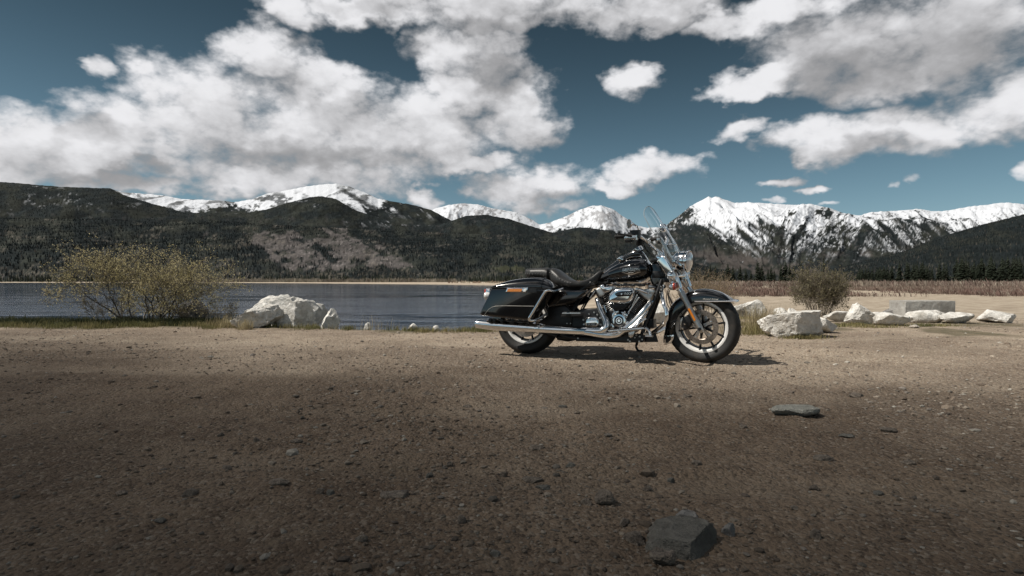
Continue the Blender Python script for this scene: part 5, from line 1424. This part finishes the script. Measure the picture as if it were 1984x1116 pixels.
# foreground stones
rock('stone', (1494, 788, 1589, 808), DIRTROCK2, 'flat grey green stone slab lying in the gravel', 201, 'stone', depth=.55, sink=.8, cuts=8, planes=((0, 0, 1, .35),), rough=.08)
rock('stone', (1246, 1018, 1396, 1082), SLATE, 'large dark angular stone half buried in the foreground dirt', 212, 'stone', sub=5, depth=.85, sink=.6, cuts=3, planes=((-.12, -.12, 1, .30), (.85, -.75, .25, .42), (-.55, -1, .55, .50), (-1, .2, .5, .7)), rough=.12)
rock('stone', (1150, 950, 1190, 980), BROWNROCK, 'rounded brown stone the size of a fist sitting proud on the dirt', 222, 'stone', depth=.9, sink=.15, cuts=5)
rock('stone', (1306, 988, 1352, 1008), GREYROCK, 'pale sliver of stone just behind the large dark angular stone', 233, 'stone', depth=.5, sink=.4)
rock('stone', (1398, 1012, 1424, 1040), GREYROCK, 'small upright grey stone touching the large dark angular stone', 234, 'stone', depth=.7, sink=.3)
rock('stone', (1258, 1066, 1310, 1098), BROWNROCK, 'rounded reddish brown stone before the large dark angular stone', 235, 'stone', depth=.8, sink=.4)
rock('stone', (1208, 1030, 1250, 1056), BROWNROCK, 'worn brown stone to one side of the large dark angular stone', 236, 'stone', depth=.8, sink=.5)
rng = np.random.RandomState(77)
spots = [(575, 858, 26, 8), (497, 856, 12, 10), (872, 905, 13, 12), (832, 925, 14, 10), (975, 925, 14, 12), (765, 965, 60, 16), (620, 957, 18, 12), (640, 960, 16, 12), (895, 1015, 18, 18), (1040, 872, 30, 10), (1030, 935, 44, 12), (1052, 950, 30, 10), (1135, 978, 22, 12), (1210, 1022, 22, 18), (1255, 952, 22, 12), (1300, 935, 16, 10), (1350, 902, 20, 10), (1660, 770, 30, 8), (1720, 838, 32, 10), (1640, 850, 30, 9), (1575, 950, 20, 12), (1580, 1045, 20, 20), (1540, 990, 20, 10), (1700, 960, 24, 10), (1760, 900, 26, 9), (540, 940, 40, 12), (370, 960, 30, 14), (310, 1015, 22, 12), (440, 910, 18, 9), (235, 960, 24, 9), (700, 1050, 26, 14), (960, 1080, 24, 14), (830, 765, 26, 7), (905, 790, 18, 6), (755, 760, 20, 6), (1090, 790, 18, 6), (1330, 770, 22, 6), (1440, 830, 18, 7), (1595, 892, 40, 10), (1105, 905, 20, 9)]
for k, (x, y, w, h) in enumerate(spots):
    rock('stone', (x - w / 2, y - h, x + w / 2, y), (BROWNROCK, BROWNROCK, DIRTROCK, SLATE)[k % 4], 'small loose stone scattered on the open gravel drive', 300 + k, 'stone', depth=.75, sink=.55, sub=3, cuts=6, group='small loose stones on the gravel drive')
# concrete block at the right
def concrete():
    a = gp(1754, 622); d = a.y + .35
    x0 = (1754 - CX) / F * d; x1 = (1852 - CX) / F * d; zt = H + (HY - 583) / F * d
    z0 = gz(x0, d) - .06
    mb = MB().prism([(x0, z0), (x1, z0), (x1, zt), (x0, zt)], d, d + .45, .018, 3)
    m = m_rock('weathered_concrete', (.33, .32, .30), (.40, .39, .365), (.26, .245, .225), 6, crack=.02, lichen=.3)
    o = mb.build('concrete_block', m)
    tag(o, 'plain grey concrete block standing behind the rounded white boulder', 'concrete block')
concrete()

# ------------------------------------------------------------------ gravel: thousands of loose pebbles in one mesh
def m_pebble():
    m, t, bs, out = new_mat('pebbles')
    a = t.new('ShaderNodeAttribute'); a.attribute_name = 'Col'
    n = t.noise(t.new('ShaderNodeNewGeometry').outputs['Position'], 160, 4, .7)
    v = t.new('ShaderNodeVectorMath', operation='SCALE'); t.l.new(a.outputs['Color'], v.inputs[0]); t.l.new(t.mr(n, .3, .7, .7, 1.25), v.inputs['Scale'])
    t.l.new(v.outputs[0], bs.inputs['Base Color']); bs.inputs['Roughness'].default_value = .9; bs.inputs['Specular IOR Level'].default_value = .25
    return m
def pebbles():
    rng = np.random.RandomState(5)
    bm = bmesh.new(); bmesh.ops.create_icosphere(bm, subdivisions=1, radius=1.0)
    base = np.array([v.co[:] for v in bm.verts]); fc = np.array([[v.index for v in f.verts] for f in bm.faces]); bm.free()
    n = 33000
    d = 1.15 * (11.0 / 1.15) ** (rng.rand(n) ** 0.82)
    u = rng.uniform(-1.0, 1.0, n)
    # pebbles gather in loose drifts
    X = u * d; Y = d
    dens = fbm(X * 1.1, Y * 1.1, 3.0, 4, .6)
    keep = rng.rand(n) < np.clip((dens - .30) * 3.0, .12, 1)
    keep &= lake_sd(X, Y) > 1.7
    X, Y, d = X[keep], Y[keep], d[keep]; n = len(X)
    s = np.exp(rng.normal(-5.25, .48, n)) * np.clip(d / 2.6, .75, 1.25)
    s = np.minimum(s, .028)
    sc = np.stack([s * rng.uniform(.8, 1.4, n), s * rng.uniform(.7, 1.2, n), s * rng.uniform(.35, .8, n)], -1)
    an = rng.uniform(0, 2 * np.pi, n); ca, sa = np.cos(an), np.sin(an)
    jit = 1 + (rng.rand(n, len(base)) - .5) * .55
    P = base[None] * jit[..., None] * sc[:, None, :]
    x = P[..., 0] * ca[:, None] - P[..., 1] * sa[:, None]; y = P[..., 0] * sa[:, None] + P[..., 1] * ca[:, None]
    gzv = ground_z(X, Y)
    V = np.stack([x + X[:, None], y + Y[:, None], P[..., 2] + (gzv + sc[:, 2] * .15)[:, None]], -1).reshape(-1, 3)
    Fc = (fc[None] + (np.arange(n) * len(base))[:, None, None]).reshape(-1, 3)
    pal = np.array([[.25, .20, .155], [.18, .142, .11], [.34, .29, .235], [.15, .122, .10], [.42, .39, .34], [.16, .142, .12], [.25, .22, .19]])
    c = pal[rng.choice(len(pal), n, p=[.30, .24, .18, .08, .05, .05, .10])] * rng.uniform(.75, 1.2, n)[:, None]
    brown_shade = sstep(-(Y + 0.45 * np.clip(X, -4, 3)), -6.0, -2.0)  # nearer pebbles darkened to go with the shade painted into the ground
    c = c * (1 - .52 * brown_shade)[:, None]
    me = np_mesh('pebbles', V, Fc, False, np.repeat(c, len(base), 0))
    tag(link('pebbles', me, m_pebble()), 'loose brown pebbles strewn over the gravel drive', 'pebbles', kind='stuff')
pebbles()

# ------------------------------------------------------------------ plants
def m_leaf(name, c1, c2, sc=3.0, trans=.35):
    m, t, bs, out = new_mat(name)
    a = t.new('ShaderNodeAttribute'); a.attribute_name = 'Col'
    n = t.noise(t.new('ShaderNodeTexCoord').outputs['Object'], sc, 4, .6)
    c = t.mix(t.ss(n, .35, .65), rgb(*c1), rgb(*c2))
    c = t.mix(1.0, c, a.outputs['Color'], 'MULTIPLY')
    t.l.new(c, bs.inputs['Base Color']); bs.inputs['Roughness'].default_value = .7; bs.inputs['Specular IOR Level'].default_value = .2
    tr = t.new('ShaderNodeBsdfTranslucent'); t.l.new(c, tr.inputs[0])
    mx = t.new('ShaderNodeMixShader'); mx.inputs[0].default_value = trans
    t.l.new(bs.outputs[0], mx.inputs[1]); t.l.new(tr.outputs[0], mx.inputs[2]); t.l.new(mx.outputs[0], out.inputs[0])
    return m
def segs_mesh(name, segs, sides=3):
    """segs: (a, b, ra, rb) -> thin prisms"""
    A = np.array([s[0] for s in segs], float); Bq = np.array([s[1] for s in segs], float)
    ra = np.array([s[2] for s in segs]); rb = np.array([s[3] for s in segs])
    t_ = Bq - A; t_ /= np.maximum(np.linalg.norm(t_, axis=1), 1e-9)[:, None]
    ref = np.where(np.abs(t_[:, 2:3]) < .9, np.array([[0, 0, 1.0]]), np.array([[1.0, 0, 0]]))
    u = np.cross(t_, ref); u /= np.linalg.norm(u, axis=1)[:, None]; w = np.cross(t_, u)
    V = []
    for P, r in ((A, ra), (Bq, rb)):
        for k in range(sides):
            an = 2 * math.pi * k / sides
            V.append(P + (u * math.cos(an) + w * math.sin(an)) * r[:, None])
    V = np.stack(V, 1)
    f = np.array([[k, (k + 1) % sides, sides + (k + 1) % sides, sides + k] for k in range(sides)])
    n = len(segs)
    Fq = (f[None] + (np.arange(n) * sides * 2)[:, None, None]).reshape(-1, 4)
    return np_mesh(name, V.reshape(-1, 3), Fq, True)
def leaves_mesh(name, pts, dirs, L, Wd, rng, cv=.35):
    n = len(pts); P = np.array(pts); D = np.array(dirs); D /= np.maximum(np.linalg.norm(D, axis=1), 1e-9)[:, None]
    D = D + rng.normal(size=(n, 3)) * .6; D /= np.linalg.norm(D, axis=1)[:, None]
    S_ = np.cross(D, rng.normal(size=(n, 3))); S_ /= np.maximum(np.linalg.norm(S_, axis=1), 1e-9)[:, None]
    l = L * rng.uniform(.6, 1.3, n)[:, None]; w = Wd * rng.uniform(.6, 1.3, n)[:, None]
    V = np.stack([P, P + D * l * .5 + S_ * w, P + D * l, P + D * l * .5 - S_ * w], 1).reshape(-1, 3)
    Fq = (np.array([[0, 1, 2, 3]])[None] + (np.arange(n) * 4)[:, None, None]).reshape(-1, 4)
    c = np.repeat(rng.uniform(1 - cv, 1 + cv, n), 4)[:, None] * np.ones((1, 3))
    return np_mesh(name, V, Fq, False, c)
def grow(rng, base, stems, height, spread, levels=4, r0=.014, kink=.28, lean=(0, 0, 0), up=.10, nb=(2, 4), shrink=.68, taper=.6, inner=.35):
    segs = []; tips = []
    def branch(p, d, L, r, lv):
        ns = 4 if lv < 2 else 3
        for k in range(ns):
            d = Vector(d) + Vector(rng.normal(size=3) * kink * .6); d.z += up * .4; d.normalize()
            q = p + d * (L / ns)
            r2 = r * (1 - .18)
            segs.append((p[:], q[:], r, r2)); p = q; r = r2
            if lv >= levels - 2: tips.append((p[:], d[:], lv))
            if lv < levels and k >= (1 if lv else 1):
                for b in range(rng.randint(nb[0], nb[1]) if k == ns - 1 else rng.randint(1, 3)):
                    nd = Vector(d) + Vector(rng.normal(size=3)) * .62; nd.z += up
                    branch(p.copy(), nd.normalized(), L * shrink * rng.uniform(.6, 1.1), r * taper, lv + 1)
        tips.append((p[:], d[:], lv))
    for s in range(stems):
        an = rng.uniform(0, 2 * math.pi); rr = rng.rand() ** .5 * inner
        tilt = rng.uniform(.15, 1.0) * spread
        d = Vector((math.cos(an) * tilt + lean[0], math.sin(an) * tilt * .8 + lean[1], 1)).normalized()
        p = Vector(base) + Vector((math.cos(an) * rr, math.sin(an) * rr * .6, -.05))
        branch(p, d, height * rng.uniform(.38, .55), r0 * rng.uniform(.7, 1.2), 0)
    return segs, tips
BARK = simple('dark_bark', (.055, .045, .036), .9, var=.35, nscale=20)
TWIG = simple('grey_twigs', (.17, .145, .115), .9, var=.4, nscale=12)
TANTWIG = simple('tan_twigs', (.22, .17, .115), .9, var=.4, nscale=12)
LEAF_Y = m_leaf('yellow_green_leaves', (.42, .37, .19), (.54, .47, .28))
LEAF_O = m_leaf('olive_leaves', (.125, .118, .068), (.205, .18, .11))
LEAF_T = m_leaf('tan_leaves', (.25, .19, .12), (.33, .26, .17))
def clip_tips(tips, n, rng):
    if len(tips) <= n: return tips
    idx = rng.choice(len(tips), n, replace=False); return [tips[i] for i in idx]
def bush(name, loc, label, cat, seed, stems, height, spread, levels, r0, bark, leafmat, nleaf, L, Wd, inner, lean=(0, 0, 0), kink=.28, up=.1, maxh=None, clump=3, shrink=.68):
    rng = np.random.RandomState(seed)
    root = empty(name, loc)
    segs, tips = grow(rng, (0, 0, 0), stems, height, spread, levels, r0, kink, lean, up, inner=inner, shrink=shrink)
    zmax = max(s[1][2] for s in segs); k = (maxh or height) / zmax
    segs = [((a[0], a[1], a[2] * k), (b[0], b[1], b[2] * k), max(ra, .0016), max(rb, .0014)) for a, b, ra, rb in segs]
    link('stems', segs_mesh('stems', segs), bark, root)
    fine = [t_ for t_ in tips]
    pts = []; dr = []
    for p, d, lv in fine:
        for c in range(clump):
            pts.append(np.array([p[0], p[1], p[2] * k]) + rng.normal(size=3) * .018); dr.append(d)
    idx = rng.permutation(len(pts))[:nleaf]
    link('leaves', leaves_mesh('leaves', [pts[i] for i in idx], [dr[i] for i in idx], L, Wd, rng), leafmat, root)
    tag(root, label, cat)
    xs = [s[1][0] for s in segs]
    print(name, 'segs', len(segs), 'tips', len(pts), 'x', min(xs), max(xs), 'zmax', zmax * k)
    return root
def gpt(px, py):
    z = 0
    for _ in range(3): p = gp(px, py, z); z = gz(p.x, p.y)
    p.z = z; return p
p = gpt(262, 626)
bush('leafing_bush', (p.x, p.y + .35, p.z), 'large spreading bush with small yellow green leaves on the lake bank', 'bush', 4, 16, 1.55, .95, 4, .017, BARK, LEAF_Y, 21000, .026, .0075, .62, lean=(-.04, 0, 0), maxh=1.62)
p = gpt(1604, 612)
bush('brown_bush', (p.x, p.y + .35, p.z), 'dense rounded brown green bush among the pale boulders', 'bush', 8, 46, 1.0, .80, 3, .008, TWIG, LEAF_O, 11000, .036, .010, .22, kink=.16, up=.16, maxh=1.30, shrink=.62, clump=5)
p = Vector(((1366 - CX) / F * 12.0, 12.0, 0)); p.z = gz(p.x, p.y)
bush('tan_bush', (p.x, p.y, p.z), 'leafless tan twiggy bush behind the headlight', 'bush', 13, 20, .95, .5, 3, .007, TANTWIG, LEAF_T, 6000, .024, .006, .25, maxh=1.12)
# low grey brush at the foot of the leafing bush
for k, (px, py, h, sd) in enumerate(((200, 628, .5, 21), (310, 627, .45, 22), (405, 626, .38, 23), (420, 622, .55, 24))):
    p = gpt(px, py)
    bush('low_brush', (p.x, p.y + .15, p.z), 'low grey twiggy brush growing at the foot of the large spreading bush', 'brush', sd, 6, .5, 1.0, 3, .004, TWIG, LEAF_O, 900, .018, .005, .28, maxh=h)['group'] = 'low brush under the leafing bush'

def grass(name, spots, n, hgt, wid, mat, label, seed, lean=.5, cv=.35, kind='stuff'):
    """spots: (x, y, radius x, radius y, weight)"""
    rng = np.random.RandomState(seed)
    wts = np.array([s[4] for s in spots], float); wts /= wts.sum()
    ch = rng.choice(len(spots), n, p=wts); S_ = np.array([s[:4] for s in spots])[ch]
    X = S_[:, 0] + rng.normal(size=n) * S_[:, 2] * .5; Y = S_[:, 1] + rng.normal(size=n) * S_[:, 3] * .5
    Zg = ground_z(X, Y) - .005
    ok = Zg > LAKE_Z; X, Y, Zg = X[ok], Y[ok], Zg[ok]; n = len(X)
    h = hgt * rng.uniform(.35, 1.15, n); an = rng.uniform(0, 2 * np.pi, n); ln = h * lean * rng.rand(n)
    dx, dy = np.cos(an) * ln, np.sin(an) * ln
    w = wid * rng.uniform(.6, 1.3, n); sx, sy = np.cos(an + 1.3) * w, np.sin(an + 1.3) * w
    V = np.stack([np.stack([X - sx, Y - sy, Zg], -1), np.stack([X + sx, Y + sy, Zg], -1),
                  np.stack([X + dx * .4 + sx * .7, Y + dy * .4 + sy * .7, Zg + h * .6], -1), np.stack([X + dx * .4 - sx * .7, Y + dy * .4 - sy * .7, Zg + h * .6], -1),
                  np.stack([X + dx + sx * .1, Y + dy + sy * .1, Zg + h], -1), np.stack([X + dx - sx * .1, Y + dy - sy * .1, Zg + h], -1)], 1).reshape(-1, 3)
    Fq = (np.array([[0, 1, 2, 3], [3, 2, 4, 5]])[None] + (np.arange(n) * 6)[:, None, None]).reshape(-1, 4)
    c = np.repeat(rng.uniform(1 - cv, 1 + cv, n), 6)[:, None] * np.ones((1, 3))
    o = link(name, np_mesh(name, V, Fq, False, c), mat)
    return tag(o, label, 'grass', kind=kind)
G_GREEN = m_leaf('short_green_grass', (.15, .15, .065), (.28, .24, .12), 2.0)
G_DRY = m_leaf('dry_grass', (.30, .245, .14), (.42, .36, .23), 4.0)
rngg = np.random.RandomState(91)
sp = []
for k in range(150):
    px = rngg.uniform(-80, 940)
    py = np.interp(px, [-80, 155, 440, 640, 760, 940], [630, 630, 630, 632, 636, 641]) + rngg.normal() * 3.2
    if 440 < px < 640 and py < 628: py += 4
    p = gp(px, py); sp.append((p.x, p.y, rngg.uniform(.1, .4), rngg.uniform(.08, .25), rngg.uniform(.2, 1)))
grass('bank_grass', sp, 26000, .075, .0038, G_GREEN, 'short green and dry grass along the edge of the lake bank', 1)
sp = []
for k in range(60):
    px = rngg.uniform(-80, 460); py = np.interp(px, [-80, 155, 460], [628, 628, 628]) + rngg.normal() * 2.0
    p = gp(px, py); sp.append((p.x, p.y, rngg.uniform(.1, .35), rngg.uniform(.1, .25), rngg.uniform(.2, 1)))
grass('ground_cover', sp, 9000, .11, .006, m_leaf('dark_ground_cover', (.035, .045, .022), (.075, .078, .038), 3.0), 'dark green weeds under the leafing bush', 2)
sp = [(gp(px, py).x, gp(px, py).y, rx, ry, 1) for px, py, rx, ry in ((1510, 622, .2, .15), (1600, 632, .35, .12), (1650, 630, .3, .1), (1690, 634, .4, .1), (1800, 632, .5, .1), (1480, 618, .3, .2), (1445, 612, .25, .15), (1560, 655, .25, .05), (1440, 630, .25, .1))]
grass('bank_grass', sp, 4200, .06, .0035, G_GREEN, 'sparse green grass between the pale boulders beyond the front wheel', 3)
def tuft(px, py, n, h, r, label, seed, mat=G_DRY, lean=.75, loose=False):
    p = gp(px, py)
    o = grass('grass_tuft', [(p.x, p.y, r, r * .8, 1)], n, h, .0028, mat, label, seed, lean)
    o['category'] = 'grass tuft'
    if not loose: del o['kind']
tuft(664, 633.5, 420, .26, .17, 'straw coloured grass tuft beside the small pale boulder on the bank', 4)
tuft(1474, 640, 700, .36, .30, 'tall straw coloured grass tuft beside the big rust stained boulder', 5)
tuft(1458, 648, 380, .15, .34, 'low green grass tuft in front of the tall straw coloured tuft', 6, G_GREEN, loose=True)
tuft(440, 634, 260, .20, .28, 'dry grass clump at the outer end of the low pale boulder', 7)
tuft(475, 638, 160, .17, .12, 'thin dry tuft standing on the gravel before the low pale boulder', 8)
tuft(720, 637, 60, .24, .35, 'sparse dry stalks standing at the water edge', 9, lean=.5, loose=True)
tuft(757, 638, 45, .22, .3, 'few thin stalks on the bank between the white stones', 10, lean=.5, loose=True)

# ------------------------------------------------------------------ willow brush on the flats (uncountable)
def brush_field(name, n, xr, yr, hgt, cols, label, seed, wid=.02, clumpy=.55, shore=4):
    rng = np.random.RandomState(seed)
    Y = yr[0] * (yr[1] / yr[0]) ** rng.rand(n); U = rng.uniform(xr[0], xr[1], n); X = U * Y
    c0 = fbm(X * .12, Y * .05, seed, 4, .6)
    ok = (c0 > clumpy - .18 * rng.rand(n)) & (lake_sd(X, Y) > shore); X, Y, c0 = X[ok], Y[ok], c0[ok]; n = len(X)
    Zg = ground_z(X, Y, False)
    B_ = 5
    h = hgt * (0.15 + 1.7 * c0) * rng.uniform(.7, 1.2, n)
    V = []; 
    for b in range(B_):
        an = rng.uniform(0, 2 * np.pi, n); r = h * rng.uniform(.1, .55, n); hh = h * rng.uniform(.6, 1.05, n)
        w = wid * (1 + Y / 60)
        bx = X + rng.normal(size=n) * .12 * (1 + Y / 120); by = Y + rng.normal(size=n) * .2
        tx, ty = bx + np.cos(an) * r, by + np.sin(an) * r
        V.append(np.stack([np.stack([bx - w, by, Zg - .05], -1), np.stack([bx + w, by, Zg - .05], -1), np.stack([(bx + tx) / 2 + w * 1.3, (by + ty) / 2, Zg + hh * .65], -1), np.stack([tx, ty, Zg + hh], -1)], 1))
    V = np.stack(V, 1).reshape(-1, 3); m_ = n * B_
    Fq = (np.array([[0, 1, 2], [0, 2, 3]])[None] + (np.arange(m_) * 4)[:, None, None]).reshape(-1, 3)
    ci = (fbm(X * .07, Y * .03, seed + 4, 3) + rng.normal(size=n) * .07)
    cc = np.array(cols); t_ = sstep(ci, .38, .62)[:, None]; c = cc[0] * (1 - t_) + cc[1] * t_
    c = np.where((rng.rand(n) < .12)[:, None], cc[2], c) * rng.uniform(.7, 1.3, n)[:, None]
    me = np_mesh(name, V, Fq, False, np.repeat(c, B_ * 4, 0))
    m, t, bs, out = new_mat(name + '_stems'); a = t.new('ShaderNodeAttribute'); a.attribute_name = 'Col'
    nn = t.noise(t.new('ShaderNodeNewGeometry').outputs['Position'], .8, 3, .6); v = t.new('ShaderNodeVectorMath', operation='SCALE'); t.l.new(a.outputs['Color'], v.inputs[0]); t.l.new(t.mr(nn, .3, .7, .75, 1.25), v.inputs['Scale'])
    t.l.new(v.outputs[0], bs.inputs['Base Color']); bs.inputs['Roughness'].default_value = .9
    tag(link(name, me, m), label, 'brush', kind='stuff')
brush_field('willow_brush', 13000, (.30, 1.25), (52, 120), .52, [[.125, .078, .064], [.165, .122, .098], [.25, .215, .17]], 'rust red leafless willow brush on the flats beyond the sand', 31, .007, .58)
brush_field('willow_brush', 9000, (.14, 1.25), (120, 420), 1.5, [[.12, .082, .07], [.19, .155, .125], [.27, .24, .195]], 'tan and reddish willow brush in front of the conifers', 32, .009)
brush_field('willow_brush', 900, (-.20, .16), (300, 460), 1.8, [[.26, .18, .14], [.36, .29, .21], [.44, .39, .30]], 'pale dry brush on the sandy point across the water', 33, .02, .5, 45)
brush_field('willow_brush', 2600, (-.62, -.10), (780, 900), 5.0, [[.16, .14, .115], [.24, .215, .175], [.13, .115, .085]], 'pale leafless aspen thickets along the far lake shore', 34, .02, .46)

# ------------------------------------------------------------------ conifers
NEEDLE = m_leaf('conifer_needles', (.013, .019, .012), (.028, .034, .020), .3, .1)
TRUNK = simple('conifer_bark', (.06, .048, .04), .95, var=.3)
def conifer_meshes(seed, whorls=15, per=9, fat=.2):
    rng = np.random.RandomState(seed); V = []; Fq = []
    for k in range(whorls):
        t_ = k / (whorls - 1); z = .08 + .92 * t_
        R = fat * (1 - t_) ** .8 * rng.uniform(.75, 1.2) + .012
        for b in range(per):
            an = 2 * np.pi * (b + rng.rand()) / per; r = R * rng.uniform(.55, 1.2); d = np.array([math.cos(an), math.sin(an)]); s_ = np.array([-d[1], d[0]]) * r * .42
            zz = z + rng.normal() * .018; o = len(V)
            V += [(0, 0, zz + .02), (d[0] * r * .6 + s_[0], d[1] * r * .6 + s_[1], zz - .02), (d[0] * r, d[1] * r, zz - .05 - .25 * r * rng.rand()), (d[0] * r * .6 - s_[0], d[1] * r * .6 - s_[1], zz - .02)]
            Fq.append((o, o + 1, o + 2, o + 3))
    V += [(-.012, 0, .96), (.012, 0, .96), (.003, 0, 1.05), (-.003, 0, 1.05)]; o = len(V) - 4; Fq.append((o, o + 1, o + 2, o + 3))
    crown = np_mesh('crown', V, Fq, False, np.random.RandomState(seed).uniform(.6, 1.4, (len(V), 1)) * np.ones((1, 3)))
    crown.materials.append(NEEDLE)
    tm = MB().tube([(0, 0, -.03), (0, 0, .3), (0, 0, .95)], [.018, .013, .003], 6)
    me = bpy.data.meshes.new('trunk'); me.from_pydata([tuple(v) for v in tm.v], [], tm.f); me.materials.append(TRUNK)
    return crown, me
CON = [conifer_meshes(s, w, p_, f_) for s, w, p_, f_ in ((1, 15, 11, .20), (2, 13, 11, .25), (3, 17, 10, .17), (4, 12, 12, .28), (5, 16, 11, .22))]
def conifer(px, base_d, hpx, k, label, group):
    d = base_d; X = (px - CX) / F * d; zb = gz(X, d)
    ztop = H + (HY - (544 - hpx)) / F * d; h = (ztop - zb) * 1.12
    root = empty('conifer_tree', (X, d, zb), (0, 0, (px * 1.7) % 6.28)); root.scale = (h, h, h)
    cr, tk_ = CON[k % 5]
    link('crown', cr, None, root); link('trunk', tk_, None, root)
    tag(root, label, 'conifer', group)
rngc = np.random.RandomState(17)
tr = [(1368, 24), (1376, 28), (1386, 26), (1410, 30), (1420, 26), (1434, 27), (1445, 20), (1455, 18), (1468, 33), (1476, 28), (1488, 20), (1494, 24), (1513, 30), (1522, 34), (1530, 29), (1538, 26), (1552, 31), (1596, 42), (1348, 22), (1356, 20), (1402, 18), (1500, 18), (1565, 24), (1575, 20), (1690, 22)]
for k, (px, hp) in enumerate(tr):
    conifer(px, rngc.uniform(430, 500), hp, k, 'dark conifer in the broken row behind the red willow flats', 'conifers in the broken row behind the willow flats')
for k in range(95):
    px = rngc.uniform(1650, 2060); hp = np.interp(px, [1650, 1720, 1830, 2000], [18, 27, 36, 40]) * rngc.uniform(.65, 1.1)
    conifer(px, rngc.uniform(470, 620), hp, rngc.randint(5), 'dark conifer in the thick stand at the foot of the forested hill', 'conifers in the stand under the forested hill')
# far-off woods on the other shore: reads as one mass
def far_wood(name, n, pxr, dr, hr, label, seed, dens=.45):
    rng = np.random.RandomState(seed); V = []; Fq = []; Cc = []
    px = rng.uniform(*pxr, n); d = rng.uniform(*dr, n); X = (px - CX) / F * d
    ok = (fbm(px * .03, d * .004, seed, 4, .6) > dens - .12 * rng.rand(n)) & (lake_sd(X, d) > 12)
    X, d = X[ok], d[ok]; Zg = ground_z(X, d, False); 
    for x, y, z in zip(X, d, Zg):
        h = rng.uniform(*hr); r = h * rng.uniform(.13, .2); c = rng.uniform(.6, 1.4)
        for l in range(5):
            z0 = z + h * (.06 + .17 * l); z1 = z + h * min(1.03, (.06 + .17 * l + .36)); rr = r * (1 - l / 5.6); o = len(V); a0 = rng.rand() * 6
            for q in range(5):
                a = a0 + q * 2 * math.pi / 5; k = rng.uniform(.7, 1.2)
                V.append((x + math.cos(a) * rr * k, y + math.sin(a) * rr * k, z0 - rng.rand() * h * .05)); Cc.append((c, c, c))
            V.append((x, y, z1)); Cc.append((c, c, c))
            for q in range(5): Fq.append((o + q, o + (q + 1) % 5, o + 5))
    tag(link(name, np_mesh(name, V, Fq, False, Cc), NEEDLE), label, 'wood', kind='stuff')
far_wood('far_wood', 900, (-100, 1010), (800, 1080), (6, 13), 'dark conifer wood along the far shore of the lake', 3)
far_wood('far_wood', 500, (900, 1420), (700, 1080), (6, 12), 'dark conifer wood beyond the sandy point', 4)
